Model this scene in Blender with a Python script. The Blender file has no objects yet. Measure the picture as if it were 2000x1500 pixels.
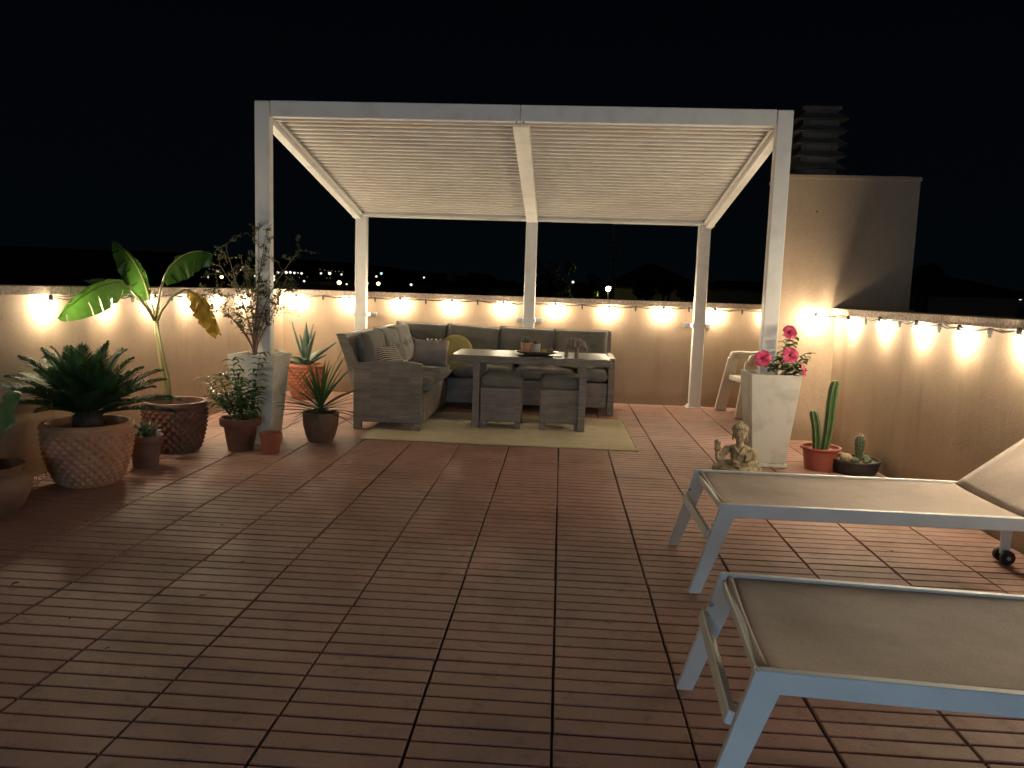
import bpy, bmesh, math, random
from mathutils import Vector, Matrix, Euler, noise as mnoise
random.seed(7)
R = math.radians
V = Vector
sc = bpy.context.scene
C = sc.collection

# ------------------------------------------------------------ camera
cam_d = bpy.data.cameras.new('camera')
cam = bpy.data.objects.new('camera', cam_d); C.objects.link(cam)
FPX = 1512.93
AR = V((0.99745364, 0.06372897, 0.03201343)); AU = V((-0.0393142, 0.11681928, 0.99237475)); AF = V((-0.05950323, 0.99110639, -0.11902727))
CAMH = 1.2558
cam.matrix_world = Matrix(((AR.x, AU.x, -AF.x, 0), (AR.y, AU.y, -AF.y, 0), (AR.z, AU.z, -AF.z, CAMH), (0, 0, 0, 1)))
cam_d.sensor_width = 36; cam_d.lens = 36 * FPX / 2000
cam_d.clip_start = 0.05; cam_d.clip_end = 6000
sc.camera = cam

# ------------------------------------------------------------ world: night sky
w = bpy.data.worlds.new('World'); sc.world = w; w.use_nodes = True
nt = w.node_tree; nt.nodes.clear()
o = nt.nodes.new('ShaderNodeOutputWorld'); bg = nt.nodes.new('ShaderNodeBackground')
tc = nt.nodes.new('ShaderNodeTexCoord'); sx = nt.nodes.new('ShaderNodeSeparateXYZ'); cr = nt.nodes.new('ShaderNodeValToRGB')
nt.links.new(tc.outputs['Generated'], sx.inputs[0]); nt.links.new(sx.outputs['Z'], cr.inputs[0])
cr.color_ramp.elements[0].position = 0.0; cr.color_ramp.elements[0].color = (0.0020, 0.0038, 0.0052, 1)
cr.color_ramp.elements[1].position = 0.42; cr.color_ramp.elements[1].color = (0.0009, 0.0013, 0.0027, 1)
e = cr.color_ramp.elements.new(0.14); e.color = (0.0014, 0.0027, 0.0043, 1)
nt.links.new(cr.outputs[0], bg.inputs['Color']); bg.inputs['Strength'].default_value = 0.55
nt.links.new(bg.outputs[0], o.inputs[0])
BULB_L = 820.0          # radiance of one string-light bulb
ASSUMED_DOOR_L = 9.5  # radiance of the assumed glowing door, out of view
WARM = (1.0, 0.82, 0.555)
FILL_L = 300.0  # radiance of the added fill lamp behind the camera

sc.view_settings.view_transform = 'Standard'; sc.view_settings.look = 'None'
sc.view_settings.exposure = 0; sc.view_settings.gamma = 1; sc.view_settings.use_curve_mapping = False
sc.render.engine = 'CYCLES'
cy = sc.cycles
cy.use_denoising = True
try: cy.denoiser = 'OPENIMAGEDENOISE'
except Exception: pass
cy.max_bounces = 6; cy.diffuse_bounces = 4; cy.glossy_bounces = 3; cy.transmission_bounces = 4
cy.caustics_reflective = False; cy.caustics_refractive = False
cy.sample_clamp_indirect = 3.0; cy.sample_clamp_direct = 0
cy.use_light_tree = True

# ------------------------------------------------------------ helpers
def U(x, y, Y):
    """point in the place that photograph position (x, y) shows at depth Y"""
    d = AF + AR * ((x - 1000) / FPX) + AU * ((750 - y) / FPX)
    return V((0, 0, CAMH)) + d * (Y / d.y)
def UZ(x, y, z=0):
    d = AF + AR * ((x - 1000) / FPX) + AU * ((750 - y) / FPX)
    return V((0, 0, CAMH)) + d * ((z - CAMH) / d.z)

class MB:
    def __init__(s): s.v = []; s.f = []
    def add(s, vs, fs):
        n = len(s.v); s.v += [tuple(p) for p in vs]; s.f += [tuple(i + n for i in f) for f in fs]
    def box(s, c, d, rot=None, bev=0):
        hx, hy, hz = d[0] / 2, d[1] / 2, d[2] / 2
        if bev <= 0:
            vs = [V((x, y, z)) for x in (-hx, hx) for y in (-hy, hy) for z in (-hz, hz)]
            fs = [(0, 1, 3, 2), (4, 6, 7, 5), (0, 4, 5, 1), (2, 3, 7, 6), (0, 2, 6, 4), (1, 5, 7, 3)]
        else:
            b = bev; vs = []
            lv = [(-hz, b), (-hz + b, 0), (hz - b, 0), (hz, b)]
            for z, i in lv:
                X, Y = hx - i, hy - i
                ring = [(-X, -Y + b), (-X + b, -Y), (X - b, -Y), (X, -Y + b), (X, Y - b), (X - b, Y), (-X + b, Y), (-X, Y - b)]
                vs += [V((x, y, z)) for x, y in ring]
            fs = [tuple(range(7, -1, -1)), tuple(range(24, 32))]
            for k in range(3):
                for j in range(8): fs.append((k * 8 + j, k * 8 + (j + 1) % 8, k * 8 + 8 + (j + 1) % 8, k * 8 + 8 + j))
        if rot is not None: vs = [rot @ p for p in vs]
        c = V(c); s.add([p + c for p in vs], fs); return s
    def bb(s, x0, x1, y0, y1, z0, z1, bev=0):
        return s.box(((x0 + x1) / 2, (y0 + y1) / 2, (z0 + z1) / 2), (x1 - x0, y1 - y0, z1 - z0), None, bev)
    def bar(s, a, b, wd, th, side=V((0, 0, 1)), bev=0):
        """flat bar from a to b: wd along side, th across"""
        a = V(a); b = V(b); d = (b - a); L = d.length; d.normalize()
        x = (side - d * side.dot(d)).normalized(); y = d.cross(x)
        m = Matrix((x, y, d)).transposed()
        return s.box((a + b) / 2, (wd, th, L), m, bev)
    def tube(s, pts, rad, n=8, cap=True):
        pts = [V(p) for p in pts]; m = len(pts)
        if not hasattr(rad, '__len__'): rad = [rad] * m
        prev = None; vs = []
        for i, p in enumerate(pts):
            t = (pts[min(i + 1, m - 1)] - pts[max(i - 1, 0)])
            t = t.normalized() if t.length > 1e-9 else V((0, 0, 1))
            if prev is None:
                a = V((0, 0, 1)) if abs(t.z) < .9 else V((1, 0, 0)); x = t.cross(a).normalized()
            else:
                x = prev - t * prev.dot(t); x = x.normalized() if x.length > 1e-6 else t.orthogonal().normalized()
            prev = x; y = t.cross(x)
            for k in range(n):
                an = 2 * math.pi * k / n; vs.append(p + (x * math.cos(an) + y * math.sin(an)) * rad[i])
        fs = [(i * n + k, i * n + (k + 1) % n, (i + 1) * n + (k + 1) % n, (i + 1) * n + k) for i in range(m - 1) for k in range(n)]
        if cap: fs += [tuple(range(n - 1, -1, -1)), tuple((m - 1) * n + k for k in range(n))]
        s.add(vs, fs); return s
    def lathe(s, prof, n=32, c=(0, 0, 0), fn=None):
        c = V(c); vs = []; m = len(prof)
        for i, (r, z) in enumerate(prof):
            for k in range(n):
                an = 2 * math.pi * k / n
                rr = r + (fn(i, an, r, z) if fn else 0)
                vs.append(c + V((rr * math.cos(an), rr * math.sin(an), z)))
        fs = [(i * n + k, i * n + (k + 1) % n, (i + 1) * n + (k + 1) % n, (i + 1) * n + k) for i in range(m - 1) for k in range(n)]
        if prof[0][0] > 1e-6: fs.append(tuple(range(n - 1, -1, -1)))
        if prof[-1][0] > 1e-6: fs.append(tuple((m - 1) * n + k for k in range(n)))
        s.add(vs, fs); return s
    def ell(s, c, r, n=14, m=9, rot=None):
        c = V(c); vs = []; fs = []
        for i in range(m + 1):
            th = math.pi * i / m
            for k in range(n):
                an = 2 * math.pi * k / n
                p = V((r[0] * math.sin(th) * math.cos(an), r[1] * math.sin(th) * math.sin(an), r[2] * math.cos(th)))
                vs.append(c + (rot @ p if rot is not None else p))
        for i in range(m):
            for k in range(n): fs.append((i * n + k, (i + 1) * n + k, (i + 1) * n + (k + 1) % n, i * n + (k + 1) % n))
        s.add(vs, fs); return s
    def prism(s, poly, a, b, axis='y'):
        """polygon of (u, v) extruded from a to b; axis y: (x, z); axis x: (y, z); axis z: (x, y)"""
        f = {'y': lambda u, v, t: (u, t, v), 'x': lambda u, v, t: (t, u, v), 'z': lambda u, v, t: (u, v, t)}[axis]
        n = len(poly)
        vs = [f(u, v, a) for u, v in poly] + [f(u, v, b) for u, v in poly]
        fs = [tuple(range(n)), tuple(range(2 * n - 1, n - 1, -1))] + [(i, i + n, (i + 1) % n + n, (i + 1) % n) for i in range(n)]
        s.add(vs, fs); return s
    def blade(s, p, d, L, W, droop=0.5, n=8, fold=0.25, prof=None, up=V((0, 0, 1)), wave=0, curl=None):
        """leaf strip with a folded midrib"""
        p = V(p); d = V(d).normalized(); vs = []
        side = d.cross(up)
        side = side.normalized() if side.length > 1e-4 else V((1, 0, 0))
        for i in range(n + 1):
            t = i / n
            wd = W * (prof(t) if prof else math.sin(math.pi * (0.08 + 0.92 * t) ** .8) if t < 1 else 0) + 1e-5
            nn = side.cross(d).normalized()
            wv = wave * math.sin(t * 23 + p.x * 40)
            vs += [p - side * wd / 2 + nn * (fold * wd / 2 + wv), p.copy(), p + side * wd / 2 + nn * (fold * wd / 2 - wv)]
            d = (d + V((0, 0, -1)) * droop / n * (0.4 + t * 1.2)).normalized()
            if curl is not None: d = (d + curl / n).normalized()
            s2 = side - d * side.dot(d)
            side = s2.normalized()
            p = p + d * (L / n)
        fs = []
        for i in range(n):
            a = i * 3
            fs += [(a, a + 1, a + 4, a + 3), (a + 1, a + 2, a + 5, a + 4)]
        s.add(vs, fs); return p
    def mesh(s, name, mat, smooth=False):
        me = bpy.data.meshes.new(name); me.from_pydata(s.v, [], s.f); me.update()
        if mat: me.materials.append(mat)
        if smooth:
            for p in me.polygons: p.use_smooth = True
        return me
    def build(s, name, mat, parent=None, smooth=False, recalc=True, at=None):
        me = s.mesh(name, mat, smooth)
        if recalc:
            bm = bmesh.new(); bm.from_mesh(me); bmesh.ops.recalc_face_normals(bm, faces=bm.faces); bm.to_mesh(me); bm.free()
        ob = bpy.data.objects.new(name, me); C.objects.link(ob)
        if parent: ob.parent = parent
        if at: ob.location = at
        return ob

def smooth_angle(ob, deg=35):
    for p in ob.data.polygons: p.use_smooth = True
    try: ob.data.set_sharp_from_angle(angle=R(deg))
    except Exception: pass
    return ob
def bevel(ob, wd, seg=2):
    m = ob.modifiers.new('bevel', 'BEVEL'); m.width = wd; m.segments = seg; m.limit_method = 'ANGLE'; m.angle_limit = R(40)
    return ob
def tag(ob, label=None, cat=None, group=None, kind=None):
    if label: ob['label'] = label
    if cat: ob['category'] = cat
    if group: ob['group'] = group
    if kind: ob['kind'] = kind
    return ob
def empty(name, loc=(0, 0, 0), label=None, cat=None, group=None, rz=0):
    ob = bpy.data.objects.new(name, None); C.objects.link(ob); ob.location = loc; ob.rotation_euler = (0, 0, rz)
    ob.empty_display_size = .1
    return tag(ob, label, cat, group)
def copy_tree(ob, parent=None):
    c = ob.copy(); C.objects.link(c); c.parent = parent
    for ch in [x for x in list(C.objects) if x.parent == ob]: copy_tree(ch, c)
    return c
def child(name, me, parent, loc=None, rot=None, scale=None):
    ob = bpy.data.objects.new(name, me); C.objects.link(ob); ob.parent = parent
    if loc is not None: ob.location = loc
    if rot is not None: ob.rotation_euler = rot
    if scale is not None: ob.scale = scale
    return ob
def remeshed(mb, name, mat, voxel, parent=None, smooth_it=2):
    tmp = mb.build(name + '_raw', None)
    m = tmp.modifiers.new('r', 'REMESH'); m.mode = 'VOXEL'; m.voxel_size = voxel
    if smooth_it:
        q = tmp.modifiers.new('s', 'SMOOTH'); q.factor = .5; q.iterations = smooth_it
    bpy.context.view_layer.update()
    dg = bpy.context.evaluated_depsgraph_get()
    me = bpy.data.meshes.new_from_object(tmp.evaluated_get(dg))
    old = tmp.data
    bpy.data.objects.remove(tmp); bpy.data.meshes.remove(old)
    me.name = name; me.materials.clear(); me.materials.append(mat)
    for p in me.polygons: p.use_smooth = True
    ob = bpy.data.objects.new(name, me); C.objects.link(ob)
    if parent: ob.parent = parent
    return ob

# ------------------------------------------------------------ materials
def N(nt, typ, **kw):
    n = nt.nodes.new(typ)
    for k, v in kw.items():
        if k in n.inputs: n.inputs[k].default_value = v
        else: setattr(n, k, v)
    return n
def mix(nt, f, a, b, mode='MIX'):
    m = nt.nodes.new('ShaderNodeMix'); m.data_type = 'RGBA'; m.blend_type = mode
    for s, v in ((m.inputs[0], f), (m.inputs[6], a), (m.inputs[7], b)):
        if hasattr(v, 'is_linked') or isinstance(v, bpy.types.NodeSocket): nt.links.new(v, s)
        elif isinstance(v, (int, float)): s.default_value = v
        else: s.default_value = (*v, 1) if len(v) == 3 else v
    return m.outputs[2]
def mathn(nt, op, a, b=None, c=None):
    m = nt.nodes.new('ShaderNodeMath'); m.operation = op
    for i, v in enumerate((a, b, c)):
        if v is None: continue
        if isinstance(v, bpy.types.NodeSocket): nt.links.new(v, m.inputs[i])
        else: m.inputs[i].default_value = v
    return m.outputs[0]
def ramp(nt, f, p0, p1, c0=(0, 0, 0), c1=(1, 1, 1)):
    r = nt.nodes.new('ShaderNodeValToRGB'); nt.links.new(f, r.inputs[0])
    r.color_ramp.elements[0].position = p0; r.color_ramp.elements[0].color = (*c0, 1)
    r.color_ramp.elements[1].position = p1; r.color_ramp.elements[1].color = (*c1, 1)
    return r.outputs[0]
def base(name):
    m = bpy.data.materials.new(name); m.use_nodes = True
    nt = m.node_tree; b = nt.nodes['Principled BSDF']
    return m, nt, b
def coords(nt, kind='Object', scale=(1, 1, 1)):
    t = nt.nodes.new('ShaderNodeTexCoord'); mp = nt.nodes.new('ShaderNodeMapping'); mp.inputs['Scale'].default_value = scale
    if kind == 'World':
        g = nt.nodes.new('ShaderNodeNewGeometry'); nt.links.new(g.outputs['Position'], mp.inputs[0])
    else: nt.links.new(t.outputs[kind], mp.inputs[0])
    return mp.outputs[0]
def noise(nt, co, scale, detail=4, rough=.55):
    n = N(nt, 'ShaderNodeTexNoise'); n.inputs['Scale'].default_value = scale; n.inputs['Detail'].default_value = detail
    n.inputs['Roughness'].default_value = rough; nt.links.new(co, n.inputs['Vector']); return n.outputs['Fac']
def bump(nt, b, h, strength, dist=.01):
    n = nt.nodes.new('ShaderNodeBump'); n.inputs['Strength'].default_value = strength; n.inputs['Distance'].default_value = dist
    nt.links.new(h, n.inputs['Height']); nt.links.new(n.outputs[0], b.inputs['Normal'])
def mat(name, c1, c2=None, scale=8, rough=.6, bs=0, bscale=60, bdist=.003, spec=.5, metal=0, co='Object', detail=5, p=(.35, .65), rvar=0, cs=(1, 1, 1), coat=0):
    m, nt, b = base(name)
    b.inputs['Roughness'].default_value = rough; b.inputs['Metallic'].default_value = metal
    b.inputs['Specular IOR Level'].default_value = spec
    if coat: b.inputs['Coat Weight'].default_value = coat
    k = coords(nt, co, cs)
    c2 = c2 or tuple(x * .75 for x in c1)
    col = mix(nt, ramp(nt, noise(nt, k, scale, detail), *p), c1, c2)
    if rvar:
        oi = nt.nodes.new('ShaderNodeObjectInfo')
        f = mathn(nt, 'MULTIPLY_ADD', oi.outputs['Random'], rvar * 2, 1 - rvar)
        cc = nt.nodes.new('ShaderNodeCombineColor')
        for i in range(3): nt.links.new(f, cc.inputs[i])
        col = mix(nt, 1.0, col, cc.outputs[0], 'MULTIPLY')
    nt.links.new(col, b.inputs['Base Color'])
    rr = mathn(nt, 'MULTIPLY_ADD', noise(nt, k, scale * 2.3, 3), .25, rough - .12)
    nt.links.new(rr, b.inputs['Roughness'])
    if bs: bump(nt, b, noise(nt, k, bscale, 4), bs, bdist)
    return m
def emis(name, col, s):
    m, nt, b = base(name)
    b.inputs['Base Color'].default_value = (.02, .02, .02, 1)
    b.inputs['Emission Color'].default_value = (*col, 1); b.inputs['Emission Strength'].default_value = s
    return m

def stucco(name, c1, c2, stain=(.20, .14, .09)):
    m, nt, b = base(name); k = coords(nt, 'World')
    col = mix(nt, ramp(nt, noise(nt, k, 1.3, 5), .35, .7), c1, c2)
    ks = coords(nt, 'World', (3.5, 3.5, .55))
    st = ramp(nt, noise(nt, ks, 1.6, 5, .6), .52, .78)
    col = mix(nt, mathn(nt, 'MULTIPLY', st, .42), col, stain)
    # damp grime near the foot of the wall
    g = nt.nodes.new('ShaderNodeNewGeometry'); s = nt.nodes.new('ShaderNodeSeparateXYZ'); nt.links.new(g.outputs['Position'], s.inputs[0])
    z = mathn(nt, 'ADD', s.outputs['Z'], mathn(nt, 'MULTIPLY', noise(nt, k, 5, 4), -.16))
    foot = ramp(nt, z, 0.0, .10, (1, 1, 1), (0, 0, 0))
    col = mix(nt, mathn(nt, 'MULTIPLY', foot, .45), col, stain)
    sp = ramp(nt, noise(nt, k, 90, 3), .3, .7, (.86, .86, .86), (1.08, 1.08, 1.08))
    col = mix(nt, 1.0, col, sp, 'MULTIPLY')
    nt.links.new(col, b.inputs['Base Color']); b.inputs['Roughness'].default_value = .85; b.inputs['Specular IOR Level'].default_value = .25
    kz = coords(nt, 'World', (1, 1, 1.6))
    h = mathn(nt, 'ADD', mathn(nt, 'MULTIPLY', noise(nt, kz, 75, 4), .8), mathn(nt, 'MULTIPLY', noise(nt, k, 14, 3), .8))
    bump(nt, b, h, .40, .0045)
    return m

def wicker_mat(name, c1, c2, dark=(.018, .015, .012)):
    """woven strands: horizontal weavers passing over and under uprights"""
    m, nt, b = base(name); k = coords(nt, 'World')
    s = nt.nodes.new('ShaderNodeSeparateXYZ'); nt.links.new(k, s.inputs[0])
    h = mathn(nt, 'ADD', s.outputs['X'], s.outputs['Y'])
    row = mathn(nt, 'MULTIPLY', s.outputs['Z'], 1 / .0155)
    colm = mathn(nt, 'MULTIPLY', h, 1 / .019)
    rowi = mathn(nt, 'FLOOR', row); coli = mathn(nt, 'FLOOR', colm)
    rf = mathn(nt, 'ABSOLUTE', mathn(nt, 'SINE', mathn(nt, 'MULTIPLY', row, math.pi)))
    cf = mathn(nt, 'SINE', mathn(nt, 'MULTIPLY', mathn(nt, 'ADD', colm, rowi), math.pi))
    hh = mathn(nt, 'MULTIPLY', mathn(nt, 'POWER', rf, .6), mathn(nt, 'MULTIPLY_ADD', cf, .36, .64))
    wn = nt.nodes.new('ShaderNodeTexWhiteNoise'); cx = nt.nodes.new('ShaderNodeCombineXYZ')
    nt.links.new(rowi, cx.inputs[0]); nt.links.new(mathn(nt, 'FLOOR', mathn(nt, 'MULTIPLY', colm, .11)), cx.inputs[1]); nt.links.new(cx.outputs[0], wn.inputs[0])
    col = mix(nt, wn.outputs['Value'], c1, c2)
    big = ramp(nt, noise(nt, k, 6, 4), .3, .7, (.75, .75, .75), (1.15, 1.15, 1.15))
    col = mix(nt, 1.0, col, big, 'MULTIPLY')
    col = mix(nt, ramp(nt, hh, .0, .50, (.45, .45, .45)), dark, col)
    nt.links.new(col, b.inputs['Base Color']); b.inputs['Roughness'].default_value = .5
    bump(nt, b, hh, .6, .003)
    return m

def fabric(name, c1, c2, weave=700, fuzz=.4, rough=.9, stripes=None):
    m, nt, b = base(name); k = coords(nt, 'Object')
    col = mix(nt, ramp(nt, noise(nt, k, 7, 5), .3, .7), c1, c2)
    mel = ramp(nt, noise(nt, coords(nt, 'Object', (1, 3, 1)), 160, 3), .3, .7, (.78, .78, .78), (1.15, 1.15, 1.15))
    col = mix(nt, 1.0, col, mel, 'MULTIPLY')
    if stripes:
        s = nt.nodes.new('ShaderNodeSeparateXYZ'); nt.links.new(k, s.inputs[0])
        t = mathn(nt, 'FRACT', mathn(nt, 'MULTIPLY', mathn(nt, 'ADD', s.outputs[stripes[1]], mathn(nt, 'MULTIPLY', noise(nt, k, 9, 2), .01)), 1 / stripes[2]))
        col = mix(nt, ramp(nt, t, .40, .46), col, stripes[0])
    nt.links.new(col, b.inputs['Base Color']); b.inputs['Roughness'].default_value = rough
    b.inputs['Sheen Weight'].default_value = fuzz * .5; b.inputs['Specular IOR Level'].default_value = .2
    h = mathn(nt, 'ADD', noise(nt, k, weave, 2), mathn(nt, 'MULTIPLY', noise(nt, k, 18, 3), 2.0))
    bump(nt, b, h, .35, .004)
    return m

def leafm(name, c1, c2, rough=.45, trans=.25, edge=None):
    m, nt, b = base(name); k = coords(nt, 'World')
    col = mix(nt, ramp(nt, noise(nt, k, 14, 4), .3, .7), c1, c2)
    oi = nt.nodes.new('ShaderNodeObjectInfo')
    f = mathn(nt, 'MULTIPLY_ADD', oi.outputs['Random'], .5, .75)
    cc = nt.nodes.new('ShaderNodeCombineColor')
    for i in range(3): nt.links.new(f, cc.inputs[i])
    col = mix(nt, 1.0, col, cc.outputs[0], 'MULTIPLY')
    nt.links.new(col, b.inputs['Base Color']); b.inputs['Roughness'].default_value = rough
    t = nt.nodes.new('ShaderNodeBsdfTranslucent'); nt.links.new(col, t.inputs[0])
    ms = nt.nodes.new('ShaderNodeMixShader'); ms.inputs[0].default_value = trans
    nt.links.new(b.outputs[0], ms.inputs[1]); nt.links.new(t.outputs[0], ms.inputs[2])
    nt.links.new(ms.outputs[0], nt.nodes['Material Output'].inputs[0])
    bump(nt, b, noise(nt, k, 60, 3), .2, .003)
    return m

def tile_mat():
    m, nt, b = base('terrace tile'); k = coords(nt, 'World')
    col = mix(nt, ramp(nt, noise(nt, k, 2.2, 6, .6), .35, .68), (.455, .255, .210), (.33, .182, .150))
    oi = nt.nodes.new('ShaderNodeObjectInfo')
    col = mix(nt, mathn(nt, 'MULTIPLY', oi.outputs['Random'], .40), col, (.38, .25, .20))
    col = mix(nt, ramp(nt, noise(nt, k, 1.1, 5, .65), .52, .78), col, (.25, .148, .118))
    col = mix(nt, mathn(nt, 'MULTIPLY', ramp(nt, noise(nt, k, 11, 6, .7), .54, .72), .6), col, (.12, .09, .07))
    col = mix(nt, mathn(nt, 'MULTIPLY', ramp(nt, noise(nt, k, 37, 5, .75), .60, .68), .45), col, (.40, .31, .26))
    g = ramp(nt, noise(nt, k, 260, 3, .7), .32, .68, (.72, .72, .72), (1.22, 1.2, 1.18))
    col = mix(nt, 1.0, col, g, 'MULTIPLY')
    sp = ramp(nt, noise(nt, k, 420, 1), .72, .76)
    col = mix(nt, mathn(nt, 'MULTIPLY', sp, .5), col, (.5, .42, .36))
    nt.links.new(col, b.inputs['Base Color'])
    rr = mathn(nt, 'MULTIPLY_ADD', noise(nt, k, 3.1, 5), .28, .46)
    nt.links.new(rr, b.inputs['Roughness']); b.inputs['Specular IOR Level'].default_value = .38
    h = mathn(nt, 'ADD', noise(nt, k, 330, 3), mathn(nt, 'MULTIPLY', noise(nt, k, 25, 4), 1.5))
    bump(nt, b, h, .35, .0025)
    return m

M = {}
M['tile'] = tile_mat()
M['grout'] = mat('grout', (.022, .017, .014), (.012, .009, .008), 30, .9)
M['stucco'] = stucco('peach render', (.42, .312, .222), (.355, .262, .182))
M['coping'] = mat('speckled coping stone', (.62, .51, .42), (.38, .29, .23), 55, .75, .4, 120, .003, co='World', p=(.42, .60))
M['white'] = mat('white powder coat', (.80, .79, .755), (.64, .62, .575), 7, .42, .05, 300, .001, co='World', p=(.50, .85), detail=9)
M['roofw'] = mat('white ribbed panel', (.68, .64, .585), (.62, .58, .52), 4, .5, 0, co='World')
M['steel'] = mat('galvanised bracket', (.45, .45, .43), (.3, .3, .29), 30, .4, metal=.7)
M['black'] = mat('black plastic', (.015, .015, .016), (.022, .021, .02), 20, .5)
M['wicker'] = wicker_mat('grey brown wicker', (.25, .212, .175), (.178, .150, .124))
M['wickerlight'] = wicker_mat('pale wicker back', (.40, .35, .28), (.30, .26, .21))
M['cushion'] = fabric('grey cushion', (.182, .172, .156), (.138, .131, .118))
M['pillow'] = fabric('taupe pillow', (.46, .385, .335), (.36, .30, .265))
M['stripe'] = fabric('striped pillow', (.62, .56, .45), (.56, .50, .40), stripes=((.10, .09, .085), 'Z', .017))
M['yellow'] = fabric('mustard pad', (.50, .42, .15), (.42, .345, .12))
M['rug'] = fabric('sand rug', (.56, .46, .27), (.45, .365, .20), weave=300)
M['glass'] = mat('smoked table glass', (.155, .165, .130), (.135, .145, .115), 2, .48, spec=.3)
M['terracotta'] = mat('terracotta', (.52, .265, .150), (.40, .195, .110), 9, .75, .3, 90, .002)
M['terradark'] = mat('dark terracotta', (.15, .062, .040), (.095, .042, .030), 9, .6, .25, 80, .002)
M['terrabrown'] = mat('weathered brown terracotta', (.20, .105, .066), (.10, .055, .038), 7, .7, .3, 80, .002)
M['orangeplastic'] = mat('orange plastic', (.34, .10, .05), (.28, .08, .04), 6, .5)
M['redplastic'] = mat('red brown plastic', (.33, .085, .060), (.27, .07, .05), 6, .5)
M['blackbowl'] = mat('dark bowl', (.035, .030, .032), (.022, .02, .022), 10, .6)
M['soil'] = mat('soil', (.040, .026, .017), (.018, .012, .008), 60, .95, .9, 70, .01)
M['gravel'] = mat('grit', (.30, .25, .19), (.12, .10, .075), 120, .9, .8, 120, .006)
M['planter'] = mat('white mottled planter', (.62, .595, .53), (.42, .405, .365), 6, .65, .15, 60, .002, p=(.50, .72), detail=9)
M['plastic'] = mat('white garden plastic', (.72, .68, .60), (.66, .61, .53), 5, .4)
M['alu'] = mat('white lounger frame', (.74, .76, .74), (.66, .68, .66), 6, .38, co='World')
M['sling'] = fabric('taupe sling', (.52, .415, .35), (.42, .33, .275), weave=900, fuzz=.1, rough=.6)
M['cycas'] = leafm('cycad green', (.042, .105, .030), (.022, .062, .018), .60, .15)
M['banana'] = leafm('banana green', (.050, .125, .016), (.028, .082, .012), .35, .30)
M['bananadark'] = leafm('banana underside', (.12, .20, .055), (.08, .15, .04), .4, .45)
M['dying'] = leafm('dying banana leaf', (.50, .33, .035), (.30, .17, .025), .6, .4)
M['stalk'] = mat('pale banana stalk', (.33, .33, .13), (.27, .22, .10), 12, .5, cs=(1, 1, .2))
M['olive'] = leafm('small olive leaves', (.085, .115, .035), (.045, .07, .025), .5, .3)
M['bark'] = mat('pinkish bark', (.30, .17, .13), (.18, .11, .08), 30, .8, .4, 80, .003)
M['herb'] = leafm('citrus green', (.070, .150, .040), (.040, .095, .028), .35, .3)
M['yucca'] = leafm('yucca green', (.070, .150, .045), (.040, .100, .030), .4, .18)
M['agave'] = leafm('agave blue green', (.120, .185, .130), (.075, .125, .095), .5, .05)
M['succ'] = leafm('pale succulent', (.14, .21, .12), (.08, .13, .07), .45, .2)
M['cactus'] = mat('columnar cactus skin', (.045, .105, .028), (.03, .075, .02), 20, .45)
M['cactusrib'] = mat('cactus rib edge', (.30, .33, .13), (.20, .24, .09), 40, .6)
M['cactusgrey'] = mat('grey green cactus', (.10, .135, .08), (.06, .085, .05), 30, .6)
M['spine'] = mat('cactus spines', (.50, .38, .22), (.36, .26, .15), 40, .7)
M['wavy'] = leafm('waxy pale leaf', (.17, .25, .10), (.10, .17, .06), .35, .2)
M['pink'] = leafm('hibiscus pink', (.74, .10, .23), (.58, .06, .16), .5, .35)
M['pinkdark'] = leafm('hibiscus throat', (.22, .01, .03), (.16, .008, .02), .5, .2)
M['stone'] = mat('weathered tan stone', (.50, .42, .27), (.22, .18, .11), 26, .8, .35, 90, .003, p=(.38, .62))
M['woodgrey'] = mat('carved grey wood', (.27, .215, .18), (.15, .12, .10), 40, .7, .6, 120, .004, cs=(1, 1, .4))
M['tray'] = mat('grey tray', (.22, .18, .16), (.15, .125, .11), 12, .35)
M['mirror'] = mat('black gloss mat', (.008, .010, .010), (.012, .014, .013), 3, .12, spec=.6)
M['whitepot'] = mat('glazed white pot', (.62, .56, .48), (.5, .45, .38), 14, .35)
M['darkground'] = mat('night ground', (.05, .05, .04), (.03, .032, .024), .02, .95, co='World')
M['farwall'] = mat('pale house wall', (.40, .37, .29), (.33, .30, .23), 1.5, .9, co='World')
M['fargrey'] = mat('grey house wall', (.30, .31, .32), (.24, .25, .26), 1.5, .9, co='World')
M['farroof'] = mat('brown tiled roof', (.11, .06, .045), (.07, .04, .03), 3, .9, co='World')
M['fardark'] = mat('dark block', (.07, .07, .07), (.05, .05, .05), 1, .9, co='World')
M['stackgrey'] = mat('dark grey concrete', (.055, .052, .047), (.035, .033, .03), 12, .9)  # plain dark grey for the vent louvres and cap
M['pane'] = mat('dark window pane', (.02, .025, .03), (.015, .02, .022), 3, .15)
M['fartree'] = leafm('night tree foliage', (.035, .05, .02), (.02, .032, .012), .6, .2)
M['darkbark'] = mat('dark bark', (.06, .045, .035), (.04, .03, .02), 8, .9)
M['mast'] = mat('grey mast', (.28, .28, .22), (.22, .22, .17), 8, .6)
M['rubber'] = mat('black rubber', (.012, .012, .012), (.02, .02, .02), 8, .6)

# ------------------------------------------------------------ big structure
XL, XR, YF = -3.27, 2.43, 8.99
SX0, SX1, SY0, SY1 = 1.90, 3.05, 7.05, 7.52        # rendered block beside the right wall
YB = -6.0                                           # assumed house front behind the camera, out of view

def hill_h(x, y):
    d = math.hypot(x, y)
    t = min(max((d - 240) / 650, 0), 1); t = t * t * (3 - 2 * t)
    fx = min(max((160 - x) / 420, 0.12), 1)
    return 36 * t * fx + 2.0 * mnoise.noise(V((x * .01, y * .01, 0))) * t
GZ = -6.8
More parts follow.
